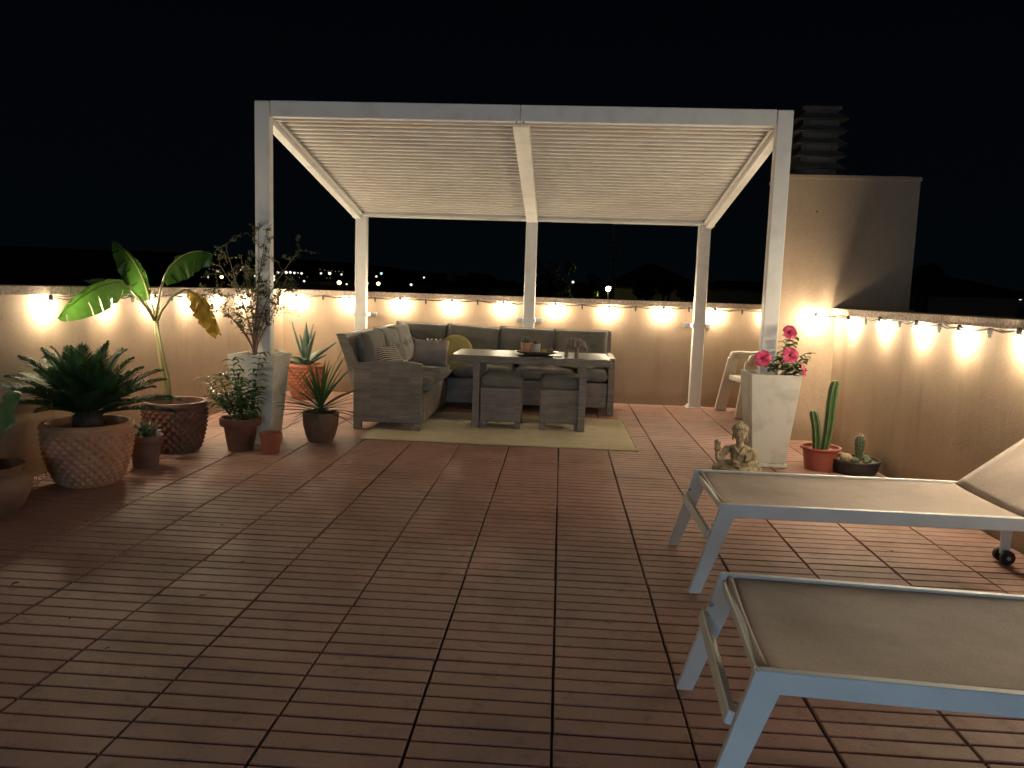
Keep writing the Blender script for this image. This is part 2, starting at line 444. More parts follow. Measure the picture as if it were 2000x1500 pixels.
# ground sheet with the far hill in it
mb = MB(); xs = [-4000, -2500, -1600, -1100, -800, -600, -450, -330, -240, -160, -100, -60, -30, 0, 30, 60, 100, 160, 240, 330, 450, 600, 900, 1500, 2500, 4000]
ys = [-300, -100, -20, 0, 20, 50, 90, 140, 200, 260, 320, 390, 470, 560, 660, 760, 880, 1000, 1200, 1600, 2400, 4500]
for y in ys:
    for x in xs: mb.v.append((x, y, GZ + hill_h(x, y)))
n = len(xs)
mb.f = [(j * n + i, j * n + i + 1, (j + 1) * n + i + 1, (j + 1) * n + i) for j in range(len(ys) - 1) for i in range(n - 1)]
g = mb.build('ground', M['darkground'], smooth=True, recalc=False); tag(g, kind='structure')

# the building the terrace stands on
mb = MB(); mb.bb(XL - .28, SX1 + .28, YB - .3, YF + .28, GZ, -.03)
tag(mb.build('terrace_slab', M['stucco']), kind='structure')
mbf = MB(); mbf.bb(XL - .01, XR + .01, YB, YF + .01, -.028, -.013); mbf.bb(XR + .011, SX1 + .01, SY1, YF + .01, -.028, -.013)
floor = mbf.build('terrace_floor', M['grout']); tag(floor, kind='structure')

def tile_mesh(seed, wx=.4, wy=.4, along=5):
    rn = random.Random(seed); mb = MB()
    gx, step = .0095, wy / along
    for i in range(along):
        y0 = -wy / 2 + step * i + (.0056 if i == 0 else .0042); y1 = -wy / 2 + step * (i + 1) - (.0056 if i == along - 1 else .0042)
        x0 = -wx / 2 + gx / 2 + rn.uniform(-.0006, .0006); x1 = wx / 2 - gx / 2 + rn.uniform(-.0006, .0006)
        h = rn.uniform(-.0006, .0006); b = .0026
        vs = [(x0, y0, -.012), (x1, y0, -.012), (x1, y1, -.012), (x0, y1, -.012),
              (x0, y0, h - b), (x1, y0, h - b), (x1, y1, h - b), (x0, y1, h - b),
              (x0 + b, y0 + b, h), (x1 - b, y0 + b, h), (x1 - b, y1 - b, h), (x0 + b, y1 - b, h)]
        fs = [(8, 9, 10, 11)] + [(a + q, (a + 1) % 4 + q, (a + 1) % 4 + q + 4, a + q + 4) for q in (0, 4) for a in range(4)]
        mb.add(vs, fs)
    # web between the slats
    mb.add([(-wx / 2 + .004, -wy / 2 + .004, -.0105), (wx / 2 - .004, -wy / 2 + .004, -.0105), (wx / 2 - .004, wy / 2 - .004, -.0105), (-wx / 2 + .004, wy / 2 - .004, -.0105)], [(0, 1, 2, 3)])
    return mb.mesh('tile', M['tile'])
tms = [tile_mesh(s) for s in range(9)]
JX0, JY0 = -3.1783, 1.695
rt = random.Random(3)
thin_x = tile_mesh(11, .088, .4); thin_y = tile_mesh(12, .4, .09, 1)
far_tiles = MB()
for j in range(18):
    for i in range(15):
        x = JX0 + .4 * i + .2; y = JY0 + .4 * j + .2
        if x > SX0 + .15 and SY0 + .1 < y < SY1 - .1: continue
        if i == 14 and y < SY1: continue
        child('tile', rt.choice(tms), floor, (x + rt.uniform(-.0014, .0014), y + rt.uniform(-.0012, .0012), rt.uniform(-.0016, .0009)), (rt.uniform(-.0026, .0026), rt.uniform(-.0026, .0026), rt.uniform(-.0045, .0045) + (math.pi if rt.random() < .5 else 0)))
    child('tile', thin_x, floor, (JX0 - .046, JY0 + .4 * j + .2, 0))
for i in range(15): child('tile', thin_y, floor, (JX0 + .4 * i + .2, JY0 + 7.2 + .047, 0))
tv = [v.co.copy() for v in tms[0].vertices]; tf = [tuple(p.vertices) for p in tms[0].polygons]
for j in range(1, 19):
    for i in range(14):
        c = V((JX0 + .4 * i + .2, JY0 - .4 * j + .2, 0)); far_tiles.add([v + c for v in tv], tf)
tag(far_tiles.build('tile_field', M['tile'], floor), kind='stuff')

# parapet walls with coping slabs
def parapet(label, wall_fn, slabs):
    r = empty('parapet_wall', (0, 0, 0), label, 'wall')
    mb = MB(); wall_fn(mb); mb.build('wall_face', M['stucco'], r)
    for (x0, x1, y0, y1) in slabs:
        ob = MB().bb(x0 + .0015, x1 - .0015, y0 + .0015, y1 - .0015, 1.137, 1.196, .004).build('coping_slab', M['coping'], r)
    return r
CO = .046
parapet('long peach parapet wall behind the wicker corner sofa, lit by a string of bulbs',
        lambda m: (m.bb(XL - .25, SX1 + .25, YF, YF + .25, -.02, 1.135), m.bb(SX1, SX1 + .25, SY1 + .002, YF - .002, -.02, 1.135)),
        [(XL - .26 + k * 1.0, min(XL - .26 + (k + 1) * 1.0, SX1 + .26), YF - CO, YF + .26) for k in range(7)] + [(SX1 - CO, SX1 + .26, SY1 + .02, YF - CO - .003)])
parapet('peach parapet wall along the left side behind the potted cycad and banana plant',
        lambda m: m.bb(XL - .25, XL, YB, YF - .003, -.02, 1.135),
        [(XL - .26, XL + CO, max(YF - CO - .003 - (k + 1) * 1.0, YB), YF - CO - .003 - k * 1.0) for k in range(15)])
parapet('peach parapet wall along the right side behind the two cactus pots',
        lambda m: m.bb(XR, XR + .25, YB, SY0 - .003, -.02, 1.135),
        [(XR - CO, XR + .26, max(SY0 - .004 - (k + 1) * 1.0, YB), SY0 - .004 - k * 1.0) for k in range(13)])

# rendered block with the vent stack
blk = empty('stair_block', (2.4, 8.2, 0), 'tall flat topped peach rendered block rising above the right hand wall', 'building')
blk.location = (0, 0, 0)
MB().bb(SX0, SX1, SY0, SY1, -.02, 2.305).build('wall', M['stucco'], blk)
MB().bb(SX0 - .012, SX1 + .012, SY0 - .012, SY1 + .012, 2.306, 2.345, .006).build('coping', M['stucco'], blk)
MB().tube([(1.985 + .21, SY0 + .01, 2.03), (1.985 + .21, SY0 - .004, 2.03)], .008, 8).build('screw', M['black'], blk)
st = empty('vent_stack', (2.20, 7.29, 2.345), 'louvred concrete chimney vent standing on top of the rendered block', 'chimney')
MB().bb(-.14, .14, -.14, .14, 0, .56).build('core', M['fardark'], st)
for k in range(5):
    z = .06 + k * .105
    mb = MB()
    wv = .22; mb.add([(-wv, -wv, z), (wv, -wv, z), (wv, wv, z), (-wv, wv, z), (-.17, -.17, z + .05), (.17, -.17, z + .05), (.17, .17, z + .05), (-.17, .17, z + .05)],
                      [(3, 2, 1, 0), (4, 5, 6, 7)] + [(a, (a + 1) % 4, (a + 1) % 4 + 4, a + 4) for a in range(4)])
    for a_ in (-1, 1):
        for b_ in (-1, 1): mb.bb(a_ * .13 - .025, a_ * .13 + .025, b_ * .13 - .025, b_ * .13 + .025, z - .055, z - .001)
    mb.build('louvre', M['stackgrey'], st)
MB().bb(-.17, .17, -.17, .17, .561, .60, .01).build('cap', M['stackgrey'], st)

# assumed house front behind the camera, unseen; its glowing door is added cool fill
hs = empty('house', (0, 0, 0), 'assumed rendered house front at the near end of the terrace with added glowing door', 'house')  # assumed and out of view: carries the added door light
mb = MB(); mb.bb(XL - .25, -.5, YB - .3, YB - .002, -.02, 3.0); mb.bb(1.7, XR + .25, YB - .3, YB - .002, -.02, 3.0); mb.bb(-.499, 1.699, YB - .3, YB - .002, 2.15, 3.0)
mb.build('wall', M['stucco'], hs)
fr = MB()
for x in (-.47, .6, 1.67): fr.bb(x - .028, x + .028, YB - .12, YB - .06, 0, 2.148)
fr.bb(-.44, .57, YB - .12, YB - .06, 2.08, 2.147); fr.bb(.63, 1.64, YB - .12, YB - .06, 2.08, 2.147)
door = fr.build('assumed_glass_door', M['white'], hs)
mp = emis('assumed door glow', (.30, .64, 1.0), ASSUMED_DOOR_L)  # assumed source: emissive glass adds bluish light on camera-facing sides
for x0, x1 in ((-.44, .57), (.63, 1.64)): MB().bb(x0, x1, YB - .10, YB - .085, .02, 2.078).build('pane', mp, door)

wl = empty('fill_lamp', (-1.35, YB, 2.25), 'round white added fill lamp beside the assumed glass door of the house', 'added fill lamp')  # added lamp, out of view: fills surfaces that face the camera
MB().tube([(0, .002, 0), (0, .02, 0)], .07, 20).build('bracket', M['white'], wl); MB().tube([(0, .02, 0), (0, .08, 0)], .018, 10).build('arm', M['white'], wl)
MB().ell((0, .20, 0), (.12, .12, .12), 20, 12).build('globe', emis('fill lamp globe', (1.0, .86, .66), FILL_L), wl, smooth=True)

# ------------------------------------------------------------ pergola
pg = empty('pergola', (0, 0, 0), 'white aluminium pergola with sloping ribbed roof over the wicker dining set', 'pergola')
PX = (-2.385, 1.636); PW = .115; PY0, PY1 = 5.95, 8.90; ZF, ZB = 2.63, 2.10
def post(x0, y0, z1, wd=PW, foot=True):
    ob = MB().bb(x0, x0 + wd, y0, y0 + wd * .72, .012, z1, .005).build('post', M['white'], pg)
    if foot:
        MB().bb(x0 - .03, x0 + wd + .03, y0 - .03, y0 + wd + .03, .002, .014, .003).build('base_plate', M['white'], ob)
        mb = MB()
        for k in (0, 1): mb.bb(x0 - .012 + k * .006, x0 + wd + .012 - k * .006, y0 - .012 + k * .006, y0 + wd + .012 - k * .006, .015 + k * .012, .026 + k * .012)
        mb.build('foot_trim', M['white'], ob)
    return ob
post(PX[0], PY0, ZF); post(PX[1] - PW, PY0, ZF)
# front beam, two lengths with a joint
MIDX = -.362
for x0, x1 in ((PX[0] + PW + .001, MIDX - .001), (MIDX + .001, PX[1] - PW - .001)):
    MB().bb(x0, x1, PY0 + .012, PY0 + .085, 2.515, 2.635, .004).build('front_beam', M['white'], pg)
    MB().bb(x0, x1, PY0 + .086, PY0 + .13, 2.502, 2.53, .003).build('gutter_lip', M['roofw'], pg)
for s in (-1, 1):
    MB().tube([(MIDX + s * .025, PY0 + .02, 2.50), (MIDX + s * .025, PY0 + .02, 2.515)], .006, 8).build('screw', M['steel'], pg)
BY = 8.80
for x0 in (PX[0] + .02, MIDX - .065, PX[1] - .02 - .13):
    post(x0, BY, 2.045, .13 if x0 > 9 else .128, True)
SL = (ZB - 2.60) / (BY - PY0)          # roof slope
def zr(y, z0=2.60): return z0 + (y - PY0) * SL
def sloped(name, x0, x1, y0, y1, zlo, zhi, m, parent=pg, bev=.003):
    a = V(((x0 + x1) / 2, y0, zr(y0, (zlo + zhi) / 2))); b = V(((x0 + x1) / 2, y1, zr(y1, (zlo + zhi) / 2)))
    return MB().bar(a, b, x1 - x0, zhi - zlo, V((1, 0, 0)), bev).build(name, m, parent)
sloped('side_beam', PX[0] + .01, PX[0] + .085, PY0 + .128, BY + .06, 2.512, 2.62, M['white'])
sloped('side_beam', PX[1] - .085, PX[1] - .01, PY0 + .128, BY + .06, 2.512, 2.62, M['white'])
sloped('rafter', MIDX - .062, MIDX + .062, PY0 + .132, BY + .06, 2.520, 2.61, M['white'])
sloped('rail', PX[0] + .087, PX[0] + .112, PY0 + .14, BY - .03, 2.55, 2.575, M['white'])
sloped('rail', PX[1] - .112, PX[1] - .087, PY0 + .14, BY - .03, 2.55, 2.575, M['white'])
# back beam: inner board and the brighter lower gutter
for x0, x1 in ((PX[0] + .115, MIDX - .064), (MIDX + .064, PX[1] - .115)):
    MB().bb(x0, x1, BY - .02, BY + .03, 2.072, 2.165, .003).build('back_board', M['roofw'], pg)
MB().bb(PX[0] + .03, PX[1] - .03, BY - .035, BY + .155, 2.046, 2.071, .004).build('gutter', M['white'], pg)
for x in (PX[0] + .01, PX[1] - .01):
    MB().tube([(x, BY - .03, 2.04), (x, BY + .03, 2.04)], .022, 12).build('gutter_cap', M['white'], pg)
for x in (PX[0] + .1, MIDX - .05, MIDX + .05, PX[1] - .1):
    mb = MB()
    for zz in (2.085, 2.11): mb.tube([(x, BY - .038, zz), (x, BY - .05, zz)], .006, 6)
    mb.build('bolt', M['steel'], pg)
# roof ribs
NR = 31
def rib_mesh(L):
    sp = (BY - .02 - (PY0 + .14)) / NR; mb = MB()
    poly = []
    poly = [(-sp * .505, .055), (-sp * .25, .055), (-sp * .23, .002), (-sp * .14, -.006), (sp * .16, -.006), (sp * .24, .002), (sp * .25, .055), (sp * .505, .055), (sp * .505, .058), (-sp * .505, .058)]
    mb.prism(poly, -L / 2, L / 2, 'x')
    return mb.mesh('roof_rib', M['roofw'], False), sp
xa, xb = PX[0] + .113, MIDX - .063
for (xa, xb) in ((PX[0] + .088, MIDX - .063), (MIDX + .063, PX[1] - .088)):
    me, sp = rib_mesh(xb - xa)
    bmx = bmesh.new(); bmx.from_mesh(me); bmesh.ops.recalc_face_normals(bmx, faces=bmx.faces); bmx.to_mesh(me); bmx.free()
    for k in range(NR):
        y = PY0 + .14 + sp * (k + .5)
        child('roof_rib', me, pg, ((xa + xb) / 2, y, zr(y, 2.592)), (math.atan(SL), 0, 0))
# straps that tie the back posts to the wall
for x0, left, right in ((PX[0] + .02, 0, 1), (MIDX - .065, 1, 1), (PX[1] - .15, 1, 1)):
    mb = MB(); mb.bb(x0 - .012, x0 + .14, BY - .012, BY - .002, .915, .955, .002)
    for s, use in ((-1, left), (1, right)):
        xx = x0 - .012 if s < 0 else x0 + .14
        mb.bb(min(xx, xx - s * .005), max(xx, xx - s * .005), BY - .003, YF - .006, .915, .955)
    b = mb.build('bracket', M['white'], pg)
    for s, use in ((-1, left), (1, right)):
        if not use: continue
        xc = x0 - .05 if s < 0 else x0 + .178
        mb = MB(); mb.bb(xc - .038, xc + .038, YF - .012, YF - .004, .91, .96, .002); mb.tube([(xc, YF - .013, .935), (xc, YF - .032, .935)], .011, 8)
        mb.build('wall_fixing', M['steel'], b)

# ------------------------------------------------------------ string lights
bulb_m = emis('warm bulb', WARM, BULB_L)
mbx = MB(); prof = [(0.0001, -.024), (.010, -.0225), (.018, -.016), (.022, -.006), (.022, .003), (.017, .013), (.011, .020), (.010, .026)]
mbx.lathe(prof, 12); BULB = mbx.mesh('bulb', bulb_m, True)
mbx = MB(); mbx.lathe([(.0135, 0), (.0145, .012), (.013, .034), (.006, .040)], 10); SOCK = mbx.mesh('socket', M['black'])
mbx = MB(); mbx.bb(-.010, .010, -.010, .010, -.03, .008, .002); mbx.bb(-.007, .007, -.006, .006, -.048, -.03); CLIP = mbx.mesh('clip', M['black'])
def string_light(label, pts, out, wall_pts):
    """pts: bulb points (x, y, z of the glass centre); out: direction off the wall"""
    r = empty('string_light', (0, 0, 0), label, 'string lights')
    path = []
    rr = random.Random(len(pts))
    for i, p in enumerate(pts):
        p = V(p)
        b = child('bulb', BULB, r, p, (rr.uniform(-.12, .12), rr.uniform(-.12, .12), 0))
        child('socket', SOCK, b, (0, 0, .024))
        top = p + V((0, 0, .048))
        path.append(top)
        if i + 1 < len(pts):
            q = V(pts[i + 1]); mid = (p + q) / 2 + V((0, 0, .046 + rr.uniform(-.007, .005))) - out * .018
            d = (q - p)
            if abs(d.normalized().x) > .3 and abs(d.normalized().y) > .3: 
                path.append(mid + out * .03); continue
            for t in (.25,): path.append(p.lerp(q, t) + V((0, 0, .034 + rr.uniform(-.006, .006))))
            path.append(mid + V((0, 0, .004)))
            for t in (.75,): path.append(p.lerp(q, t) + V((0, 0, .034 + rr.uniform(-.006, .006))))
            child('clip', CLIP, r, mid + V((0, 0, .004)), (0, 0, 0 if abs(d.x) > abs(d.y) else math.pi / 2))
    MB().tube(path, .0052, 6).build('cable', M['black'], r, smooth=True)
    p2 = [q + V((0, 0, .010 + .010 * math.sin(i * 1.7))) - out * .012 for i, q in enumerate(path)]
    MB().tube(p2, .0036, 5).build('cable', M['black'], r, smooth=True)
    return r
FX = [-3.10, -2.465, -1.868, -1.27, -.659, -.059, .542, 1.155, 1.745, 2.35, 2.92]
rz = random.Random(5)
string_light('string of warm bulbs along the far wall behind the sofa', [(x, YF - .049, 1.074 + rz.uniform(-.005, .005)) for x in FX], V((0, -1, 0)), None)
LY = [4.737, 5.408, 6.0, 6.61, 7.222, 7.83, 8.45]
string_light('string of warm bulbs along the left wall above the cycad and banana plant', [(XL + .049, y, 1.082 + rz.uniform(-.008, .008)) for y in LY], V((1, 0, 0)), None)
RY = [6.605, 5.975, 5.367, 4.81, 4.191, 3.58, 2.98]
string_light('string of warm bulbs crossing the rendered block and the right wall', [(2.236, SY0 - .049, 1.092)] + [(XR - .049, y, 1.084 + rz.uniform(-.008, .008)) for y in RY], V((-1, 0, 0)), None)

# ------------------------------------------------------------ rug
rg = empty('rug', (0, 0, 0), 'sand yellow flat woven rug under the dining table', 'rug')
mb = MB(); nx, ny = 46, 30
P = [V((-1.625, 6.212, 0)), V((.668, 6.205, 0)), V((.655, 7.76, 0)), V((-1.64, 7.76, 0))]
def rz_(x, y): return .006 + .0025 * mnoise.noise(V((x * 2.5, y * 2.5, 1))) + .0015 * mnoise.noise(V((x * 8, y * 8, 2)))
for j in range(ny + 1):
    for i in range(nx + 1):
        u, v = i / nx, j / ny; p = (P[0] * (1 - u) + P[1] * u) * (1 - v) + (P[3] * (1 - u) + P[2] * u) * v
        ed = min(u, 1 - u) * 2.3; ev = min(v, 1 - v) * 1.5
        mb.v.append((p.x, p.y + .006 * mnoise.noise(V((p.x * 3, 9, 0))), rz_(p.x, p.y) + (.001 if min(ed, ev) < .03 else 0)))
mb.f = [(j * (nx + 1) + i, j * (nx + 1) + i + 1, (j + 1) * (nx + 1) + i + 1, (j + 1) * (nx + 1) + i) for j in range(ny) for i in range(nx)]
ob = mb.build('rug_field', M['rug'], rg, smooth=True, recalc=False)
s = ob.modifiers.new('t', 'SOLIDIFY'); s.thickness = .006
mb = MB()
ring = [P[0], P[1], P[2], P[3], P[0]]
pts = []
for a, b in zip(ring[:-1], ring[1:]):
    for k in range(12):
        p = a.lerp(b, k / 12); pts.append(V((p.x, p.y, rz_(p.x, p.y) + .0005)))
pts.append(pts[0]); mb.tube(pts, .0052, 6); mb.build('hem', fabric('rug hem', (.60, .50, .30), (.50, .41, .25)), rg, smooth=True)

# ------------------------------------------------------------ cushions
def cushion_mesh(name, wd, dp, th, m, puff=1.0, n=16, seed=0, tuft=False, sag=0):
    """soft cushion lying in XY, thickness in Z, with a piped seam"""
    rn = random.Random(seed); mb = MB(); off = rn.uniform(0, 50)
    for sgn in (1, -1):
        base_i = len(mb.v)
        for j in range(n + 1):
            for i in range(n + 1):
                u, v = i / n * 2 - 1, j / n * 2 - 1
                pr = (1 - abs(u) ** 4) ** .5 * (1 - abs(v) ** 4) ** .5 if abs(u) < 1 and abs(v) < 1 else 0
                pin = 1 - .045 * (1 - abs(v) ** 2) * (abs(u) > .99) if False else 1
                cx = 1 - .035 * (1 - v * v) * abs(u) ** 6; cyy = 1 - .035 * (1 - u * u) * abs(v) ** 6
                z = sgn * th / 2 * (.22 + .78 * pr ** puff) if pr > 0 else sgn * .0
                x = u * wd / 2 * cx; y = v * dp / 2 * cyy
                z += (pr > 0) * th * .10 * mnoise.noise(V((x * 7 + off, y * 7, sgn * 2)))
                z += (pr > 0) * th * .05 * mnoise.noise(V((x * 22 + off, y * 16, sgn * 5)))
                if tuft:
                    for tx in (-.33, .33):
                        d2 = (u - tx) ** 2 + v ** 2; z -= sgn * th * .28 * math.exp(-d2 / .02)
                if sag: z -= sag * (1 - abs(u) ** 2) * max(0, v) ** 2
                mb.v.append((x, y, z))
        for j in range(n):
            for i in range(n):
                a = base_i + j * (n + 1) + i; q = (a, a + 1, a + n + 2, a + n + 1)
                mb.f.append(q if sgn > 0 else q[::-1])
    me = mb.mesh(name, m, True)
    bm = bmesh.new(); bm.from_mesh(me); bmesh.ops.remove_doubles(bm, verts=bm.verts, dist=.0006); bm.to_mesh(me); bm.free()
    return me
def piping(wd, dp, r=.005):
    pts = []
    for (ax, ay), (bx, by) in zip(((-1, -1), (1, -1), (1, 1), (-1, 1)), ((1, -1), (1, 1), (-1, 1), (-1, -1))):
        for k in range(8):
            t = k / 8; u = ax + (bx - ax) * t; v = ay + (by - ay) * t
            cx = 1 - .035 * (1 - v * v) * abs(u) ** 6; cyy = 1 - .035 * (1 - u * u) * abs(v) ** 6
            pts.append(V((u * wd / 2 * cx, v * dp / 2 * cyy, 0)))
    pts.append(pts[0]); return MB().tube(pts, r, 6)

# ------------------------------------------------------------ corner sofa
sofa = empty('corner_sofa', (0, 0, 0), 'L shaped grey wicker corner sofa with grey cushions against the far wall', 'sofa')
mb = MB(); mb.prism([(-1.795, .072), (-1.192, .072), (-1.192, .598), (-1.35, .618), (-1.60, .612), (-1.795, .590)], 6.65, 6.725, 'y')
bevel(mb.build('arm', M['wicker'], sofa), .008)
mb = MB(); mb.prism([(8.0, .072), (8.84, .072), (8.84, .60), (8.4, .612), (8.0, .598)], .512, .580, 'x'); bevel(mb.build('arm', M['wicker'], sofa), .008)
for x, y in ((-1.76, 6.688), (-1.227, 6.688), (.546, 8.035), (.546, 8.80), (-1.76, 8.80)):
    MB().bb(x - .034, x + .034, y - .034, y + .034, .007 if (x > -1.3 and y < 7) else .001, .0715, .004).build('leg', M['wicker'], sofa)
MB().bb(-1.78, -1.172, 6.726, 8.83, .075, .335, .006).build('seat_base', M['wicker'], sofa)
MB().bb(-1.171, .511, 8.02, 8.83, .075, .335, .006).build('seat_base', M['wicker'], sofa)
# slanted backs
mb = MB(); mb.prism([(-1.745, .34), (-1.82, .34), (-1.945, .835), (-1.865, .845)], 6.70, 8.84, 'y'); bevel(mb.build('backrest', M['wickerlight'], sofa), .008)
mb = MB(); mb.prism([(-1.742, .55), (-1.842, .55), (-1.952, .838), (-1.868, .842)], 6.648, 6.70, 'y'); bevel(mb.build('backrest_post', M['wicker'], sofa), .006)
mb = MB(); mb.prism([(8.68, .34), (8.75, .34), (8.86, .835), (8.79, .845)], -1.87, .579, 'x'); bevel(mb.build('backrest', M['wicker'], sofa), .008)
# seat cushions
sm1 = cushion_mesh('seat_cushion', .66, .66, .135, M['cushion'], .6, seed=1, tuft=True); sm2 = cushion_mesh('seat_cushion', .66, .66, .135, M['cushion'], .6, seed=2, tuft=True)
pp = piping(.66, .66).mesh('piping', M['cushion'], True)
def seat(me, x, y, rz=0, rx=0, ry=0, z=.405):
    ob = child('seat_cushion', me, sofa, (x, y, z), (rx, ry, rz)); child('piping', pp, ob, (0, 0, .012))
seat(sm1, -1.43, 7.06, .02); seat(sm2, -1.44, 7.72, -.02); seat(sm1, -1.45, 8.32, 0)
seat(sm2, -.80, 8.30); seat(sm1, -.145, 8.30); s_ = child('seat_cushion', sm2, sofa, (.345, 8.30, .405), (0, 0, 0), (.50, 1, 1))
# back cushions
bms = [cushion_mesh('back_cushion', .60, .42, .17, M['cushion'], .8, seed=s, tuft=True) for s in (4, 5, 6)]
bp = piping(.60, .42).mesh('piping', M['cushion'], True)
def backc(k, x, y, z, tilt, roll, turn):
    ob = bpy.data.objects.new('back_cushion', bms[k % 3]); C.objects.link(ob); ob.parent = sofa
    m = Matrix.Rotation(turn, 4, 'Z') @ Matrix.Rotation(R(90) - tilt, 4, 'X') @ Matrix.Rotation(roll, 4, 'Z')
    ob.matrix_local = Matrix.Translation((x, y, z)) @ m
    child('piping', bp, ob)
backc(0, -1.555, 8.63, .665, R(12), R(-1.5), 0); backc(1, -.975, 8.60, .655, R(15), R(-3), 0); backc(2, -.375, 8.61, .652, R(13), R(-1.5), 0); backc(0, .235, 8.62, .648, R(12), R(.3), 0)
backc(1, -1.70, 6.99, .650, R(14), R(2), R(90)); backc(2, -1.68, 7.52, .655, R(18), R(-3), R(88)); backc(0, -1.67, 8.06, .665, R(16), R(2), R(86))

# loose pillows
def pillow(name, label, cat, me, loc, rot, extra=None, sc_=None):
    r = empty(name, loc, label, cat); r.rotation_euler = rot
    if sc_: r.scale = sc_
    child('cover', me, r)
    if extra: extra(r)
    return r
kn = None
def tassels(wd, dp, m, corners=True):
    def f(r):
        mb = MB()
        for sx_ in (-1, 1):
            for sy_ in (-1, 1):
                mb.tube([(sx_ * wd / 2, sy_ * dp / 2, 0), (sx_ * (wd / 2 + .012), sy_ * (dp / 2 + .012), .004), (sx_ * (wd / 2 + .022), sy_ * (dp / 2 + .008), 0)], [.006, .009, .003], 6)
        mb.build('tassel', m, r, smooth=True)
    return f
def knots(r):
    mb = MB()
    for x in (-.02, .07): mb.tube([(x - .03, .145, .02), (x - .01, .12, .045), (x, .09, .055), (x + .03, .07, .055)], [.004, .006, .006, .004], 6); mb.tube([(x + .03, .145, .02), (x + .01, .12, .045), (x - .01, .08, .055)], [.004, .006, .004], 6)
    mb.build('ribbon', M['whitepot'], r, smooth=True); tassels(.36, .28, M['pillow'])(r)
pillow('throw_pillow', 'taupe throw pillow with knotted pale ribbons, in front of the round mustard pad', 'pillow', cushion_mesh('cover', .36, .28, .13, M['pillow'], .9, seed=9), (-1.285, 7.66, .615), Euler((R(68), 0, R(-4))), knots)
pillow('throw_pillow', 'small black and cream striped pillow leaning inside the sofa arm', 'pillow', cushion_mesh('cover', .34, .30, .13, fabric('striped cover', (.60, .53, .42), (.52, .46, .36), stripes=((.07, .06, .055), 'Y', .02)), .9, seed=10), (-1.555, 6.93, .585), Euler((R(58), 0, R(62))), tassels(.34, .30, M['whitepot']))
def round_pad(loc, rot, rad, label):
    r = empty('round_pad', loc, label, 'cushion'); r.rotation_euler = rot
    mb = MB(); mb.lathe([(0.001, .030), (rad * .5, .029), (rad * .85, .024), (rad * .96, .014), (rad, 0), (rad * .96, -.014), (rad * .85, -.022), (rad * .5, -.026), (.001, -.026)], 40)
    mb.build('cover', M['yellow'], r, smooth=True)
    MB().tube([(rad * math.cos(a * math.pi / 20), rad * math.sin(a * math.pi / 20), .0) for a in range(41)], .006, 6).build('piping', M['yellow'], r, smooth=True)
round_pad((-1.07, 7.98, .625), Euler((R(72), 0, R(12))), .165, 'round mustard yellow pad standing on edge behind the taupe pillow')
round_pad((.22, 8.22, .508), Euler((R(3), 0, 0)), .20, 'round mustard yellow pad lying flat on the seat at the right end of the sofa')

# ------------------------------------------------------------ dining table
tb = empty('dining_table', (0, 0, 0), 'low wicker dining table with a glass top on the rug', 'table')
bevel(MB().bb(-.995, .470, 6.935, 7.735, .605, .660).build('table_frame', M['wicker'], tb), .006)
bevel(MB().bb(-.985, .460, 6.945, 7.725, .6605, .6675).build('glass_top', M['glass'], tb), .002, 1)
for x in (-.745, .220):
    for y in (6.985, 7.66): bevel(MB().bb(x - .032, x + .032, y - .034, y + .034, .009, .6045).build('leg', M['wicker'], tb), .004)
for x in (-.745, .220): MB().bb(x - .02, x + .02, 7.02, 7.625, .565, .604).build('rail', M['wicker'], tb)

# stools
def stool(x, y, label):
    r = empty('stool', (x, y, .008), label, 'stool', 'wicker stools under the table')
    bevel(MB().bb(-.183, .183, -.183, .183, .062, .372).build('body', M['wicker'], r), .006)
    for sx_ in (-1, 1):
        for sy_ in (-1, 1): MB().bb(sx_ * .158 - .024, sx_ * .158 + .024, sy_ * .158 - .024, sy_ * .158 + .024, 0, .0615, .003).build('leg', M['wicker'], r)
    cm = cushion_mesh('cushion', .385, .385, .125, M['cushion'], .30, seed=int(x * 100) + 200)
    c = child('cushion', cm, r, (0, 0, .428)); pmb = piping(.385, .385, .004).mesh('piping', M['cushion'], True); child('piping', pmb, c, (0, 0, .03)); child('piping', pmb, c, (0, 0, -.03))
    return r
stool(-.517, 7.135, 'wicker stool with grey cushion beside the left table leg')
stool(.022, 7.165, 'wicker stool with grey cushion beside the right table leg')

# things on the table
TZ = .6675
tr = empty('tray', (-.215, 7.27, TZ), 'shallow oval tray holding small plant pots on the glass table', 'tray')
ob = MB().lathe([(.001, .012), (.12, .012), (.165, .016), (.20, .030), (.205, .034), (.20, .036), (.16, .022), (.12, .004), (.001, .004)][::-1], 36).build('dish', M['tray'], tr, smooth=True); ob.scale = (1, .6, 1)
tag(MB().prism([(-.42, 7.16), (-.36, 7.0), (-.07, 6.99), (.02, 7.05), (.03, 7.13), (-.02, 7.16)], TZ + .0006, TZ + .004, 'z').build('placemat', M['mirror']), 'glossy black placemat on the glass in front of the tray', 'placemat')
pc = empty('cactus_pot', (-.315, 7.27, TZ + .013), 'little round spiny cactus in a terracotta pot on the tray', 'potted cactus')
MB().lathe([(.001, 0), (.036, 0), (.052, .082), (.053, .100), (.047, .100), (.045, .085), (.001, .083)], 24).build('pot', M['terracotta'], pc, smooth=False)
def ribbed(prof, ribs, depth, n=None):
    n = n or ribs * 6
    mb = MB(); mb.lathe(prof, n, fn=lambda i, a, r, z: -depth * r * (1 - abs(math.cos(a * ribs / 2)) ** .7)); return mb
ribbed([(.001, .08), (.034, .085), (.043, .105), (.044, .120), (.036, .140), (.020, .150), (.001, .152)], 12, .25).build('cactus', M['cactusgrey'], pc, smooth=True)
